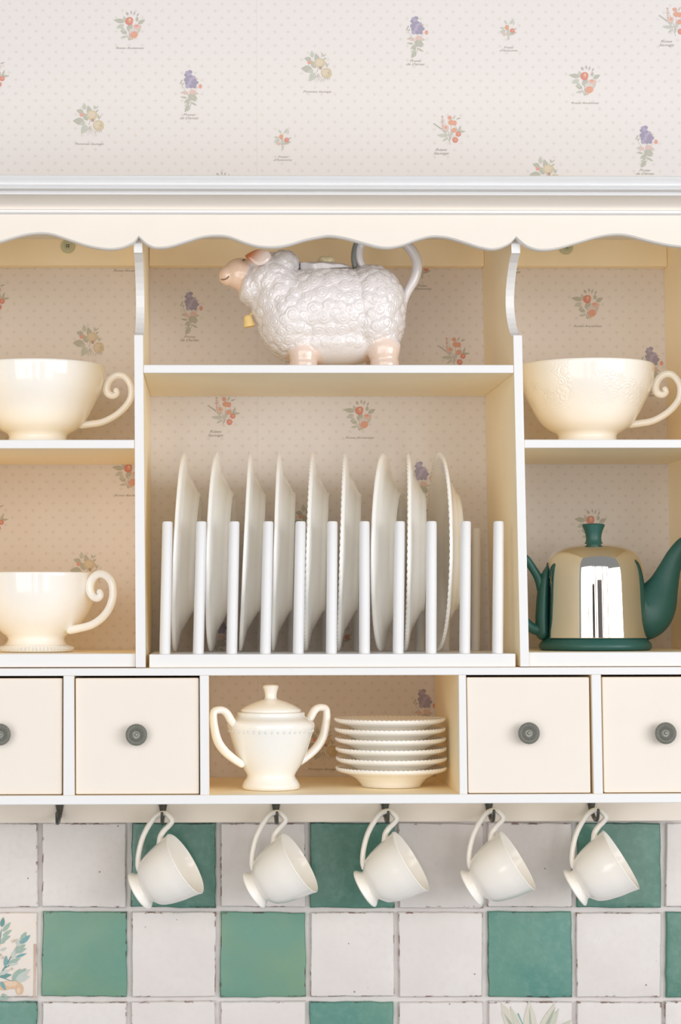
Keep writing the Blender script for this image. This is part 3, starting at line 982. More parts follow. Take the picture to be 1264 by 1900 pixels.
drawer(140, 369, 140.5, 369.5, 252.5, 1364.5, 0.0035, 'cream drawer front left of the open niche')
drawer(866.5, 1093.5, 869.5, 1096.5, 984.5, 1361.5, 0.0015, 'cream drawer front right of the open niche')
drawer(1117.5, 1341, 1121.5, 1345, 1239.5, 1361.5, 0.0035, 'cream drawer front at the right end of the row')

# cup hooks
HOOKS = [(111, 1494), (302.5, 1494), (512, 1493), (714.5, 1492), (907, 1489.5), (1097, 1488)]
Yh = 0.206
hook_pos = []
for hx, hy in HOOKS:
    s = 1 / ppm(hx, hy, Yh)
    c = at(hx, hy, Yh)
    bm = bmesh.new()
    hexa(bm, [c + Vector((-3.2 * s, -.002, -24 * s)), c + Vector((3.2 * s, -.002, -24 * s)), c + Vector((3.2 * s, 0, -24 * s)), c + Vector((-3.2 * s, 0, -24 * s)),
              c + Vector((-8.6 * s, -.0045, 7 * s)), c + Vector((8.6 * s, -.0045, 7 * s)), c + Vector((8.6 * s, 0, 7 * s)), c + Vector((-8.6 * s, 0, 7 * s))])
    bevel_all(bm, 0.0007, 1)
    ho = obj('cup_hook', bm, M['iron'], cab, world=True)
    ho['label'] = 'dark pewter cup hook'
    P = [(0, -0.0035, 2 * s, 4.2 * s), (0, -.006, -12 * s, 4.2 * s), (0, -.012, -22 * s, 4 * s), (0, -.024, -28 * s, 3.8 * s), (0, -.036, -26 * s, 3.4 * s), (0, -.042, -17 * s, 2.9 * s), (0, -.0435, -8 * s, 2.7 * s)]
    bm = tube([(c.x + p[0], c.y + p[1], c.z + p[2], p[3]) for p in P], 10, 5)
    obj('hook_arm', bm, M['iron'], ho, smooth=True, world=True)
    hook_pos.append(c)

# ------------------------------------------------------------------ plate rack
Yr = 0.004
z_rack = zrow(1213.5, Yr)
rx0, rx1 = at(277, 1225, Yr).x, at(957, 1225, Yr).x
rack = thing('plate_rack', 'white wooden plate rack with upright pegs on the middle shelf', 'rack', ((rx0 + rx1) / 2, 0.11, zc_t))
obj('rack_base', box(rx0, rx1, Yr, 0.212, zc_t, z_rack, 0.0008, 2), M['white'], rack, world=True)
PEG = [(311, 306), (374, 368), (435, 430), (498, 492.5), (558, 553.5), (617, 615), (676.5, 676.5), (742, 739), (801, 800), (864.5, 862.5), (925.5, 923.5)]
Yp, Yp2 = 0.015, 0.196
BACK = {435: 0.003, 617: 0.004, 676.5: 0.005, 742: 0.0, 801: 0.006}
for (xt, xb) in PEG:
    for k, Y in enumerate((Yp, Yp2)):
        if k == 1 and xt == 742:
            continue
        zt_ = at(600, 967, Yp).z
        a, b = at(xt, 970, Yp), at(xb, 1212, Yp)
        s = 1 / ppm(xt, 1100, Yp)
        jx = 0 if k == 0 else BACK.get(xt, 0.0)
        r = (9.6 if k == 0 else 8.6) * s
        L_ = zt_ - z_rack
        bm = lathe([(0, 0), (r * 1.06, 0), (r * 1.05, L_ * .5), (r, L_ - .0018), (r - .0008, L_ - .0004), (r - .002, L_), (0, L_)], 28)
        for v in bm.verts:
            t = v.co.z / L_
            v.co.x += b.x + (a.x - b.x) * t + jx
            v.co.y += Y
            v.co.z += z_rack
        obj('peg', bm, M['white'], rack, world=True, smooth=True, angle=40)

# ------------------------------------------------------------------ plates in the rack
def plate_profile(R, Hh, fr, th=0.0032):
    """closed outline of a coupe rim plate, z up = eating side"""
    top = [(0.0, -Hh + 0.0055), (fr * .8, -Hh + 0.0055), (fr * 1.0, -Hh + 0.0065), (fr * 1.10, -Hh + 0.0095), (fr * 1.22, -Hh * 0.34), (fr * 1.38, -Hh * 0.2), (R * .93, -Hh * 0.035), (R * .975, 0.0)]
    bot = [(R * .997, 0.0002), (R, -0.0012), (R * .992, -0.0026), (R * .95, -0.0036 - Hh * .03), (R * .8, -Hh * 0.34), (fr * 1.22, -Hh * 0.56), (fr * 1.12, -Hh * 0.72), (fr * 1.03, -Hh * 0.86), (fr * 1.01, -Hh), (fr * .95, -Hh), (fr * .92, -Hh + 0.0025), (fr * .5, -Hh + 0.003), (0.0, -Hh + 0.003)]
    return top + bot
def plate_mesh(name, R, Hh, fr, beads=96, amp=0.0008):
    pr = plate_profile(R, Hh, fr)
    i0 = len([1 for _ in range(8)]) - 1
    seg = beads * 4
    def mod(i, a, r, z):
        if i0 - 0 <= i <= i0 + 2:
            k = abs(math.cos(a * beads / 2))
            return r - amp * 0.55 * (1 - k), z + amp * (k - 0.5) * (1 if i <= i0 + 1 else -0.2)
        return r, z
    bm = lathe(pr, seg, mod)
    bmesh.ops.recalc_face_normals(bm, faces=bm.faces)
    me = bpy.data.meshes.new(name)
    bm.to_mesh(me); bm.free()
    me.materials.append(M['ceramic'])
    me.polygons.foreach_set('use_smooth', [True] * len(me.polygons))
    return me
Ypl = 0.122
s_pl = 1 / ppm(600, 1030, Ypl)
Rp = 184.5 * s_pl
pm = plate_mesh('plate', Rp, 0.0205, 0.0625)
pm_plain = plate_mesh('plate', Rp, 0.0205, 0.0625, 40, 0.0)
PL = [(340.5, 323, 2.0), (401.5, 390, 3.8), (461.5, 444, 1.0), (515.5, 504.5, 2.2), (578, 566, 3.6), (637.5, 626, 3.6), (711.5, 705.5, 10.5), (754.5, 750.5, 4.0), (813, 811, -0.8)]
PLAB = ['plate at the left end of the rack, beside the first peg', 'second plate from the left in the rack, turned a little to the front', 'third plate from the left in the rack',
        'fourth plate from the left in the rack', 'middle plate of the nine in the rack', 'fourth plate from the right in the rack, beaded rim showing',
        'plate in the rack turned furthest to the front, broad back showing', 'second plate from the right in the rack, beaded rim showing', 'plate at the right end of the row, hollow face and beaded rim showing']
for (xt, xb, yaw), lab in zip(PL, PLAB):
    z0 = z_rack
    top, bot = at(xt, 842, Ypl), at(xb, 1209, Ypl)
    tilt = math.atan2(top.x - bot.x, 2 * Rp)
    cx = (top.x + bot.x) / 2
    o = share('plate', pm if xt in (578, 637.5, 754.5, 813) else pm_plain)
    o.matrix_world = Matrix.Translation((cx, Ypl, z0 + Rp * math.cos(tilt) + 0.0006)) @ Matrix.Rotation(-math.radians(yaw), 4, 'Z') @ Matrix.Rotation(tilt, 4, 'Y') @ Matrix.Rotation(-math.pi / 2, 4, 'Y')
    setp(o, 'cream ' + lab, 'plate', 'plates standing in the rack')

# ------------------------------------------------------------------ saucers
Ys = 0.095
ssc = 1 / ppm(724, 1400, Ys)
z_niche = zf_t
Rs = 103 * ssc
sm = plate_mesh('saucer', Rs, 35 * ssc, 55 * ssc, 72, 0.0009)
XS = [(726, 0), (726.5, 0), (726, 0), (725, 0), (724.5, 0), (724, 0)]
SL_ = ['lowest of the six stacked saucers, resting on the niche floor', 'second saucer from the bottom of the stack', 'third saucer from the bottom of the stack', 'third saucer from the top of the stack', 'second saucer from the top of the stack', 'topmost of the six stacked saucers']
for i, ((sx_, _), lab) in enumerate(zip(XS, SL_)):
    p = at(sx_, 1440, Ys)
    o = share('saucer', sm)
    o.location = (p.x, Ys, z_niche + 35 * ssc + i * 18.0 * ssc + 0.0005)
    o.rotation_euler = (0, 0, 0.4 * i)
    setp(o, 'cream beaded-rim saucer, ' + lab, 'saucer', 'saucers stacked in the niche')

# ------------------------------------------------------------------ sugar bowl
Yg = 0.068
s = 1 / ppm(501, 1400, Yg)
p = at(503, 1465, Yg)
sug = thing('sugar_bowl', 'cream two-handled lidded sugar bowl with a beaded shoulder in the niche', 'sugar bowl', (p.x, Yg, z_niche + 0.0003))
prof = [(0, 3), (44, 1), (51, 0), (53.5, 3), (53.5, 8), (50, 15), (46, 20), (44, 25), (46.5, 30), (57, 46), (66, 66), (73, 88), (78.5, 106), (81.5, 116), (81, 121), (77.5, 125.5), (71, 129), (64.5, 132.5), (62.5, 136), (63, 139.5), (61.5, 142), (58, 141), (57, 137), (59, 132), (64, 126), (70, 119), (70, 110), (60, 70), (48, 40), (0, 24)]
pr = [(r * s, z * s) for r, z in prof]
obj('bowl', lathe(pr, 96), M['ceramic'], sug, smooth=True)
bm = bmesh.new()
for k in range(44):
    a = 2 * math.pi * k / 44
    ellipsoid((78.2 * s * math.cos(a), 78.2 * s * math.sin(a), 108 * s), (2.0 * s, 2.0 * s, 3.6 * s), bm, 10, 8)
obj('bead_row', bm, M['ceramic'], sug, smooth=True)
def hand_tube(pts, ang, name, parent, s, mat, rr=None, seg=14, flat=1.25):
    """pts (u, v, r): u out from the axis, v up, in px; handle swung round the axis by ang degrees"""
    a = math.radians(ang)
    d = Vector((math.cos(a), math.sin(a), 0))
    tn = Vector((-math.sin(a), math.cos(a), 0))
    P = [(d.x * u * s, d.y * u * s, v * s, r * s) for u, v, r in pts]
    return obj(name, tube(P, seg, 6, flat=(tn, flat)), mat, parent, smooth=True)
# angular ear handles: shoulder -> peak -> down to the waist
HS = [(68, 110, 7), (82, 126, 7.5), (92, 141, 7.5), (101, 147, 7), (110, 147.5, 7), (118, 145, 6.5), (120, 134, 7), (117, 112, 7.5), (110, 90, 8), (96, 72, 8), (78, 58, 7.5), (62, 48, 7)]
hand_tube(HS, 180 + 27, 'handle', sug, s, M['ceramic'], flat=1.2)
hand_tube(HS, 27, 'handle', sug, s, M['ceramic'], flat=1.2)
lp = [(0, 138), (53, 138), (56, 142), (56.5, 144.5), (55, 147), (46, 153), (32, 159.5), (19, 163.5), (13, 165.5), (11.2, 168), (10.8, 172), (12, 179), (14, 185), (15, 188), (14.2, 190.5), (10, 192), (0, 192.5)]
lid = obj('lid', lathe([(r * s, z * s) for r, z in lp[:9]] + [(0, 165.5 * s)], 72), M['ceramic'], sug, smooth=True, angle=50)
obj('lid_knob', lathe([(0, 164 * s)] + [(r * s, z * s) for r, z in lp[8:]], 40), M['ceramic'], lid, smooth=True)

# ------------------------------------------------------------------ hanging cups
Ycup = 0.178
sc = 1 / ppm(632, 1640, Ycup)
cprof = [(0, 4), (30, 1), (35, -0.5), (37.3, 1), (37.3, 3.2), (34.5, 7), (31, 10.5), (29.2, 13.5), (30.5, 16.5), (36, 21), (43.5, 28.5), (49.5, 42), (54, 58), (57, 72), (59, 86), (61.5, 99), (62.3, 102), (61.3, 103), (60, 101.5), (57, 88), (55, 72), (51.5, 56), (46.5, 42), (40, 30), (25, 23), (0, 22)]
cup_body = lathe([(r * sc, z * sc) for r, z in smooth_profile(cprof, 3)], 96)
bmesh.ops.recalc_face_normals(cup_body, faces=cup_body.faces)
cup_me = bpy.data.meshes.new('cup_body'); cup_body.to_mesh(cup_me); cup_body.free()
cup_me.materials.append(M['cup_ceramic'])
cup_me.polygons.foreach_set('use_smooth', [True] * len(cup_me.polygons))
HC = [(34, 20, 4.6), (44, 24, 5.0), (62, 37, 5.0), (82, 58, 5.0), (96, 82, 5.0), (102, 102, 5.0), (98, 116, 4.8), (88, 121, 5.0), (79, 121, 5.0), (75, 112, 5.2), (72, 100, 5.2), (66, 88, 5.5), (54, 78, 5.8)]
hb = tube([(u * sc, 0, v * sc, r * sc) for u, v, r in HC], 14, 7, flat=(Vector((0, 1, 0)), 1.35))
bmesh.ops.recalc_face_normals(hb, faces=hb.faces)
cuph_me = bpy.data.meshes.new('cup_handle'); hb.to_mesh(cuph_me); hb.free()
cuph_me.materials.append(M['cup_ceramic'])
cuph_me.polygons.foreach_set('use_smooth', [True] * len(cuph_me.polygons))
CUPS = [(258, 1654, 31), (470, 1652.5, 31.5), (676, 1650, 31.5), (873.5, 1648.5, 31.5), (1065.5, 1648, 32)]
CLAB = ['hanging cream teacup at the left, over the first dark green tile', 'hanging cream teacup second from the left, mostly over a white tile', 'middle one of the five hanging cream teacups',
        'hanging cream teacup second from the right, wholly over white tiles', 'hanging cream teacup at the right, opening barely showing']
PSI = math.radians(13.5)
for (fx, fy, A), lab in zip(CUPS, CLAB):
    A = math.radians(A)
    p = at(fx, fy, Ycup)
    ax = Vector((math.cos(A) * math.cos(PSI), -math.cos(A) * math.sin(PSI), math.sin(A)))
    up = Vector((-math.sin(A) * math.cos(PSI), math.sin(A) * math.sin(PSI), math.cos(A)))
    ty = ax.cross(up)
    m = Matrix((up, ty, ax)).transposed().to_4x4()
    e = thing('teacup', lab, 'teacup', p, 'teacups hanging from the hooks')
    e.matrix_world = Matrix.Translation(p) @ m
    share('cup_body', cup_me, e)
    share('handle', cuph_me, e)

# ------------------------------------------------------------------ big breakfast cups on the side shelves
def relief_mat():
    m, nt, b = new_mat('embossed_cream_glaze')
    tc = N(nt, 'ShaderNodeTexCoord')
    vo = N(nt, 'ShaderNodeTexVoronoi'); vo.inputs['Scale'].default_value = 95
    nt.links.new(tc.outputs['Object'], vo.inputs['Vector'])
    wv = math_node(nt, 'SINE', math_node(nt, 'MULTIPLY', vo.outputs['Distance'], 26.0))
    no = N(nt, 'ShaderNodeTexNoise'); no.inputs['Scale'].default_value = 38
    nt.links.new(tc.outputs['Object'], no.inputs['Vector'])
    g = ramp(nt, no.outputs[0], [(0.45, 0.0), (0.55, 1.0)])
    sx = N(nt, 'ShaderNodeSeparateXYZ')
    nt.links.new(tc.outputs['Object'], sx.inputs[0])
    zz = math_node(nt, 'ABSOLUTE', math_node(nt, 'SUBTRACT', sx.outputs['Z'], 0.062))
    band = math_node(nt, 'SUBTRACT', 1.0, math_node(nt, 'DIVIDE', zz, 0.028), clamp=True)
    hgt = math_node(nt, 'MULTIPLY', math_node(nt, 'MULTIPLY', wv, g), band)
    bp = N(nt, 'ShaderNodeBump'); bp.inputs['Strength'].default_value = 0.3; bp.inputs['Distance'].default_value = 0.0012
    nt.links.new(hgt, bp.inputs['Height'])
    nt.links.new(bp.outputs[0], b.inputs['Normal'])
    nt.links.new(mix_col(nt, no.outputs[0], (0.85, 0.828, 0.79), (0.865, 0.843, 0.805)), b.inputs['Base Color'])
    b.inputs['Roughness'].default_value = 0.16
    b.inputs['Coat Weight'].default_value = 0.2
    return m
M['relief'] = relief_mat()
BOWL = [(0, 4), (48, 3), (56, 0), (58, 2), (57, 8), (54.5, 14), (53.5, 20), (57, 26), (68, 32), (81, 42), (93, 58), (103, 77), (112, 95), (119, 112), (123, 129), (124.5, 144), (124.5, 150.5), (122.5, 153), (120, 151.5), (119, 144), (115, 119), (105, 88), (88, 62), (60, 40), (0, 34)]
BOWL2 = [(0, 6), (56, 3), (66, 0), (68.5, 2), (69, 7), (66, 10.5), (58, 13), (53, 20), (54, 27), (66, 36), (82, 50), (95, 68), (104, 86), (110, 106), (113, 126), (115, 142), (114, 145), (111.5, 143.5), (108, 124), (103, 100), (92, 74), (70, 46), (0, 34)]
HB = [(80, 43, 7), (98, 45, 6.6), (120, 49, 6.4), (142, 60, 6.4), (160, 75, 6.4), (172, 94, 6.4), (172, 117, 6.2), (160, 134, 6.4), (145, 136, 6.8), (133, 127, 7), (127, 113, 7.4), (130, 102, 7), (139, 98, 6.4), (146, 102, 5.8), (145, 108, 5.6)]
HB2 = [(76, 40, 8), (96, 43, 7.6), (122, 49, 7.4), (144, 61, 7.4), (160, 78, 7.4), (169, 102, 7.4), (166, 126, 7.4), (152, 140, 7.6), (135, 141, 7.8), (122, 130, 8), (119, 113, 8), (126, 101, 7.4), (136, 98, 7), (142, 103, 6.4), (140, 109, 6)]
def big_cup(px, py, Y, z, prof, hpts, ang, lab, mat, beads=False):
    s = 1 / ppm(px, py - 70, Y)
    p = at(px, py, Y)
    e = thing('breakfast_cup', lab, 'cup', (p.x, Y, z + 0.0006), 'large breakfast cups on the side shelves')
    obj('bowl', lathe([(r * s, h * s) for r, h in smooth_profile(prof, 3)], 128), mat, e, smooth=True)
    hand_tube(hpts, ang, 'handle', e, s, M['ceramic'], seg=16, flat=1.0)
    if beads:
        bm = bmesh.new()
        for k in range(64):
            a = 2 * math.pi * k / 64
            ellipsoid((68.2 * s * math.cos(a), 68.2 * s * math.sin(a), 5.5 * s), (2.2 * s, 2.2 * s, 3.4 * s), bm, 8, 6)
        obj('foot_beads', bm, M['ceramic'], e, smooth=True)
    return e
big_cup(70, 816, 0.115, z_left, BOWL, HB, 2, 'large plain cream cup with scroll handle on the upper left shelf', M['ceramic'])
big_cup(1090, 816, 0.115, z_right, BOWL, HB, -2, 'large cream cup with embossed flowers on the upper right shelf', M['relief'])
big_cup(67, 1213, 0.105, z_left2, BOWL2, HB2, -30, 'large cream cup with beaded foot and scroll handle on the lower left shelf', M['ceramic'], True)

# ------------------------------------------------------------------ teapot under a steel cosy
Yt = 0.112
tx, ty_ = 1105, 1208
s = 1 / ppm(tx, 1110, Yt)
p = at(tx, ty_, Yt)
tea = thing('teapot', 'dark green teapot under a polished steel dome on the lower right shelf', 'teapot', (p.x, Yt, z_right2 + 0.0003))
body = [(0, 1), (98, 0), (102, 2), (103.5, 6), (103, 11), (99, 16), (94, 20), (90, 24), (88, 40), (85, 80), (84, 120), (80, 145), (68, 168), (40, 180), (0, 184)]
obj('pot_body', lathe([(r * s, z * s) for r, z in body], 96), M['green'], tea, smooth=True, angle=50)
dome = [(95.5, 22), (95, 30), (94, 50), (93.2, 75), (92.2, 100), (91.2, 125), (89.5, 146), (86.5, 161), (81, 173), (73, 182), (61, 188.5), (45, 193), (28, 195.5), (12, 196.5)]
dp = smooth_profile(dome, 3)
bm = lathe([(r * s, z * s) for r, z in dp], 144)
kill = []
for f in bm.faces:
    c = f.calc_center_median()
    a = abs(math.degrees(math.atan2(c.y, abs(c.x))))
    hgt = c.z / s
    lim = 20.0 * math.sqrt(max(0.0, 1 - max(0.0, (hgt - 95) / 66.0) ** 2)) if hgt < 161 else 0
    if hgt < 161 and a < lim:
        kill.append(f)
bmesh.ops.delete(bm, geom=kill, context='FACES')
do = obj('steel_dome', bm, M['chrome'], tea, smooth=True)
do['label'] = 'polished steel dome'
md = do.modifiers.new('solid', 'SOLIDIFY'); md.thickness = 1.6 * s; md.offset = -1
kp = [(0, 193), (17.5, 194.5), (17, 197), (14.8, 200), (14, 206), (14.8, 213), (17.2, 221), (20.2, 228), (21.2, 230.5), (19.5, 232.5), (10, 233.5), (0, 234)]
obj('lid_knob', lathe([(r * s, z * s) for r, z in kp], 56), M['green'], tea, smooth=True, angle=50)
def tpx(pts):
    return [((x - tx) * s, 0.0, (ty_ - y) * s, r * s) for x, y, r in pts]
SP = [(1172, 1132, 60), (1188, 1134, 60), (1204, 1131, 53), (1219, 1116, 42), (1233, 1090, 29), (1245, 1060, 21), (1256, 1036, 17), (1268, 1018, 14.5), (1276, 1010, 13)]
bm = tube(tpx(SP), 28, 6, caps=False)
for v in bm.verts:
    k = min(1.0, max(0.0, (v.co.x / s - 70) / 90))
    v.co.y *= 0.42 + 0.4 * k
obj('spout', bm, M['green'], tea, smooth=True, angle=50)
HT = [(1012, 1128, 8), (1007, 1098, 8.5), (1001, 1075, 8), (990, 1056, 7.6), (980, 1041, 7.2), (971, 1034, 6.6), (966, 1040, 6.4), (964, 1058, 6.4), (964, 1090, 6.4), (965, 1118, 6.6), (969, 1141, 7), (978, 1157, 8.4), (990, 1168, 10), (1008, 1172, 12)]
obj('handle', tube(tpx(HT), 16, 6, flat=(Vector((0, 1, 0)), 1.25)), M['green'], tea, smooth=True)
bm = tube(tpx([(1020, 1056, 5), (1013, 1076, 9), (1009, 1110, 11), (1007, 1150, 12), (1008, 1178, 12)]), 16, 6, flat=(Vector((0, 1, 0)), 1.7))
obj('handle_root', bm, M['green'], tea, smooth=True)

# ------------------------------------------------------------------ the sheep pitcher
Yw = 0.112
sxp, syp = 612, row_of(z_sheep, 612, Yw)
s = 1 / ppm(sxp, 590, Yw)
p = at(sxp, syp, Yw)
sheep = thing('sheep_pitcher', 'white ceramic sheep pitcher with curly fleece and yellow bell on the top middle shelf', 'pitcher', (p.x, Yw, z_sheep + 0.0003))
def L3(x, y, d=0.0):
    return Vector(((x - sxp) * s, d * s, (syp - y) * s))
bm = bmesh.new()
def E(x, y, d, rx, rd, ry, rot=0.0):
    ellipsoid(L3(x, y, d), (rx * s, rd * s, ry * s), bm, 32, 20, Matrix.Rotation(math.radians(rot), 4, 'Y'))
E(610, 578, 0, 128, 78, 84)           # trunk
E(545, 590, 0, 66, 76, 78)            # chest
E(522, 560, 0, 55, 64, 66)
E(690, 570, 0, 62, 74, 77)            # rump
E(695, 600, 0, 55, 72, 60)
E(610, 636, 0, 112, 62, 46)           # belly
E(505, 522, 0, 50, 54, 46)            # neck
E(527, 490, 0, 28, 44, 24)            # top knot
E(490, 489, 0, 30, 40, 20)
E(470, 535, 0, 28, 40, 32)
E(448, 508, 0, 33, 29, 30, 16)        # face
E(424, 511, 0, 18, 22, 19, 12)        # muzzle
for d in (-38, 38):
    E(562, 662, d, 27, 24, 30)        # front legs
    E(562, 682, d, 26, 24, 26)
    E(709, 655, d, 30, 25, 34)        # hind legs
    E(711, 682, d, 27, 24, 26)
me0 = bpy.data.meshes.new('tmp'); bm.to_mesh(me0); bm.free()
to = bpy.data.objects.new('tmp_sheep', me0)
COL.objects.link(to)
rm = to.modifiers.new('r', 'REMESH'); rm.mode = 'VOXEL'; rm.voxel_size = 0.00115
sm_ = to.modifiers.new('s', 'SMOOTH'); sm_.iterations = 14; sm_.factor = 0.5
bpy.context.view_layer.update()
me = bpy.data.meshes.new_from_object(to.evaluated_get(bpy.context.evaluated_depsgraph_get()))
bpy.data.objects.remove(to, do_unlink=True)
nv = len(me.vertices)
co = np.empty(nv * 3); me.vertices.foreach_get('co', co); co = co.reshape(-1, 3)
nm = np.empty(nv * 3); me.vertices.foreach_get('normal', nm); nm = nm.reshape(-1, 3)
X_ = co[:, 0] / s + sxp
Y_ = syp - co[:, 2] / s
# where there is fleece: not on the face, the legs or the underside
face_d = (X_ - 455) + (Y_ - 505) * 0.30
wool = np.clip((face_d - 0) / 8.0, 0, 1)
legm = np.zeros(nv)
for lx, ly, rx, ry in ((562, 684, 32, 33), (710, 684, 33, 44)):
    legm = np.maximum(legm, np.clip(1.25 - np.sqrt(((X_ - lx) / rx) ** 2 + ((Y_ - ly) / ry) ** 2), 0, 0.25) * 4 * (np.abs(co[:, 1] / s) > 10))
belly = np.clip((Y_ - 644) / 16.0, 0, 1) * ((X_ > 585) & (X_ < 690))
lidm = ((X_ > 556) & (X_ < 656) & (Y_ < 503)).astype(float)
w = wool * (1 - legm) * (1 - belly) * (1 - lidm)
idx = np.where(w > 0.5)[0]
rs = np.random.RandomState(4)
rs.shuffle(idx)
cent = []
cell = {}
for i in idx:
    q = co[i]
    sp = (0.0088, 0.0108, 0.0128)[int(i) % 3]
    key = tuple((q // 0.0130).astype(int))
    ok = True
    for dx in (-1, 0, 1):
        for dy in (-1, 0, 1):
            for dz in (-1, 0, 1):
                for j in cell.get((key[0] + dx, key[1] + dy, key[2] + dz), ()):
                    if np.sum((co[j[0]] - q) ** 2) < (0.5 * (sp + j[1])) ** 2:
                        ok = False
    if ok:
        cell.setdefault(key, []).append((i, sp))
        cent.append((i, sp))
ci = np.array([c[0] for c in cent]); cs_ = np.array([c[1] for c in cent])
C_ = co[ci]; Cn = nm[ci]
disp = np.zeros(nv)
ref = np.array([0.3, 0.2, 0.93]); ref /= np.linalg.norm(ref)
t1 = np.cross(Cn, ref); t1 /= (np.linalg.norm(t1, axis=1, keepdims=True) + 1e-9)
t2 = np.cross(Cn, t1)
ph = rs.uniform(0, 6.28, len(ci)); hand = rs.choice([-1, 1], len(ci))
for a in range(0, nv, 4000):
    dlt = co[a:a + 4000, None, :] - C_[None, :, :]
    dd = np.sqrt((dlt ** 2).sum(-1))
    rel = dd / cs_[None, :]
    k = rel.argmin(1)
    r_ = np.arange(len(k))
    dmin = rel[r_, k]; dv = dlt[r_, k]
    th = np.arctan2((dv * t2[k]).sum(1), (dv * t1[k]).sum(1)) * hand[k]
    dome_h = np.sqrt(np.clip(1 - (dmin / 0.72) ** 2, 0, 1))
    spiral = np.cos(th + ph[k] + dmin * cs_[k] / 0.0030 * 2 * np.pi)
    disp[a:a + 4000] = (0.0017 * dome_h + 0.00050 * spiral * np.clip(dmin / 0.12, 0, 1) * np.clip((0.66 - dmin) / 0.15, 0, 1))
co2 = co + nm * (disp * w)[:, None]
co2[:, 2] = np.maximum(co2[:, 2], 0.0)
seat = (X_ > 555) & (X_ < 657)          # the rebate the lid sits in
co2[seat, 2] = np.minimum(co2[seat, 2], (syp - 503.5) * s)
me.vertices.foreach_set('co', co2.ravel())
colr = np.ones((nv, 4))
WOOL = np.array([0.765, 0.745, 0.765]); PINKF = np.array([0.86, 0.66, 0.53]); TANF = np.array([0.80, 0.60, 0.40])
fm = (1 - wool)[:, None]
colr[:, :3] = WOOL * (1 - fm) + PINKF * fm
top = np.clip((500 - Y_) / 20.0, 0, 1)[:, None] * fm
colr[:, :3] = colr[:, :3] * (1 - 0.6 * top) + TANF * 0.6 * top
lg = np.clip(legm, 0, 1)[:, None]
colr[:, :3] = colr[:, :3] * (1 - lg) + np.array([0.82, 0.68, 0.61]) * lg
ca = me.color_attributes.new('Col', 'FLOAT_COLOR', 'POINT')
ca.data.foreach_set('color', colr.ravel())
me.materials.clear(); me.materials.append(M['sheep'])
me.polygons.foreach_set('use_smooth', [True] * len(me.polygons))
obj('sheep_body', me, M['sheep'], sheep)

def colored(name, bm, fn, parent, mat='sheep'):
    o = obj(name, bm, M[mat], parent, smooth=True)
    m_ = o.data
    a = m_.color_attributes.new('Col', 'FLOAT_COLOR', 'POINT')
    d = []
    for v in m_.vertices:
        d += [*fn(v.co), 1.0]
    a.data.foreach_set('color', d)
    return o
def ear_col(c):
    x = c.x / s + sxp
    y = syp - c.z / s
    t = min(1, max(0, (488 - x + (485 - y) * 0.8) / 26))
    return tuple(a * (1 - t) + b * t for a, b in zip((0.88, 0.76, 0.70), (0.50, 0.17, 0.06)))
def ear(d, sgn):
    bm = bmesh.new()
    ellipsoid((0, 0, 0), (1, 1, 1), bm, 28, 18)
    for v in bm.verts:
        x, y, z = v.co
        # leaf shape: pointed at the outer end, hollowed in front
        tap = (1 - 0.55 * max(0, -x) ** 1.5)
        z *= tap
        y = y * 0.45 + 0.25 * sgn * (z * z)
        v.co = L3(479 + 24 * x, 485 - 15 * z - 3 * x * x, d + 14 * y)
    return bm
colored('ear', ear(-45, -1), ear_col, sheep)
colored('ear', ear(40, 1), ear_col, sheep)
for d in (-27.5, 27.5):
    b_ = ellipsoid(L3(453, 485.5, d * 0.86), (3.2 * s, 2.2 * s, 1.8 * s), None, 12, 8, Matrix.Rotation(-0.3, 4, 'Y'))
    obj('eye', b_, M['ink'], sheep, smooth=True)
P = [(411, 520.5, -14), (414, 521.5, -18), (418, 521, -20.5), (422, 519.5, -21.5), (425, 516, -22)]
obj('mouth', tube([(*L3(x, y, d), 0.9 * s) for x, y, d in P], 6, 4), M['ink'], sheep, smooth=True)
# bell hanging at the chest
bp_ = [(0, 22), (5, 21.5), (7.5, 18), (9, 11), (10.5, 3), (11.5, 0), (9.5, -0.5), (8, 2), (0, 6)]
bm = lathe([(r * s, z * s) for r, z in bp_], 32)
bm.transform(Matrix.Translation(L3(463.5, 608, -12)) @ Matrix.Rotation(math.radians(-10), 4, 'Y'))
obj('bell', bm, M['bell'], sheep, smooth=True)
bm = tube([(*L3(466, 586, -12), 2.2 * s), (*L3(472, 580, -8), 2.2 * s), (*L3(480, 578, 0), 2.2 * s)], 8, 4)
obj('bell_loop', bm, M['bell'], sheep, smooth=True)
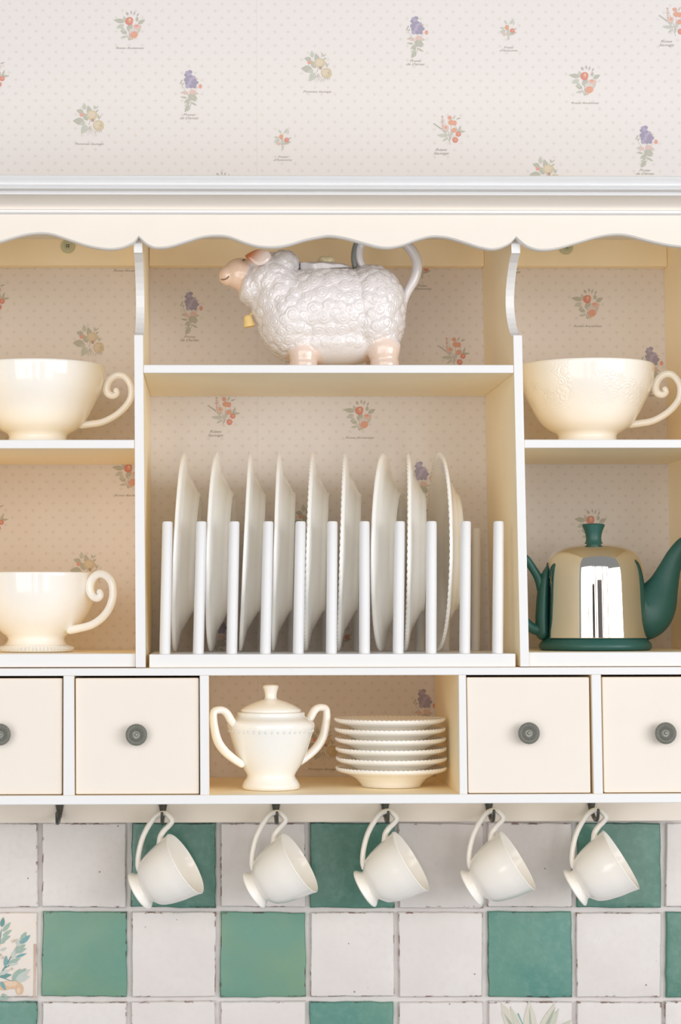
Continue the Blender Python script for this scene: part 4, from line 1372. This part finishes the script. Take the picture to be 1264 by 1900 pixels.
# lid let into the back
bm = bmesh.new()
n = 64
ring_t, ring_b = [], []
for k in range(n):
    a = 2 * math.pi * k / n
    wv = 1 + 0.03 * math.cos(9 * a)
    ca_, sa_ = math.cos(a), math.sin(a)
    ring_b.append(bm.verts.new(L3(606 + 48 * wv * ca_, 503 - 1.5 * ca_ * 4 * 0.9, 36 * wv * sa_)))
    ring_t.append(bm.verts.new(L3(606 + 50 * wv * ca_, 494.5 + 2.5 * ca_ - 7 * max(0, -ca_) ** 6 + 1.2 * math.cos(9 * a), 38 * wv * sa_)))
bm.faces.new(ring_b[::-1])
r2 = []
for k in range(n):
    a = 2 * math.pi * k / n
    r2.append(bm.verts.new(L3(606 + 43 * math.cos(a), 490 + 2.2 * math.cos(a), 31 * math.sin(a))))
for A, B in ((ring_b, ring_t), (ring_t, r2)):
    for k in range(n):
        bm.faces.new((A[k], A[(k + 1) % n], B[(k + 1) % n], B[k]))
bm.faces.new(r2)
lido = obj('lid', bm, M['lilac'], sheep, smooth=True, angle=60)
b_ = ellipsoid(L3(607, 483, 0), (16.5 * s, 13 * s, 9.5 * s), None, 24, 16)
for v in b_.verts:
    v.co.z += 0.0006 * math.sin(v.co.x / s * 0.3)
colored('lid_knob', b_, lambda c: (0.74, 0.66, 0.42), lido)
# tail handle looping from the back over to the rump
HP = [(690, 500, 7), (678, 496, 7), (670, 486, 7.5), (667, 470, 8), (670, 455, 8.5), (680, 442, 9), (700, 433, 9.5), (725, 435, 9.5), (748, 446, 9.5), (765, 462, 9.5), (775, 482, 9.5), (775, 502, 9.5), (768, 522, 9), (757, 542, 8), (751, 560, 6.5), (750, 578, 4.5)]
obj('tail_handle', tube([(*L3(x, y, 0), r * s) for x, y, r in HP], 18, 6, flat=(Vector((0, 1, 0)), 1.3)), M['lilac'], sheep, smooth=True)
GP_ = [(659.5, 494, 5), (657.5, 482, 5), (658, 468, 5), (661, 455, 5), (667, 443, 5), (680, 431, 5)]
gs = obj('handle_stripe', tube([(*L3(x, y, -3), r * s) for x, y, r in GP_], 12, 5, flat=(Vector((0, 1, 0)), 1.6)), M['grey_stripe'], sheep, smooth=True)
gs['label'] = 'dark grey front edge of the handle'
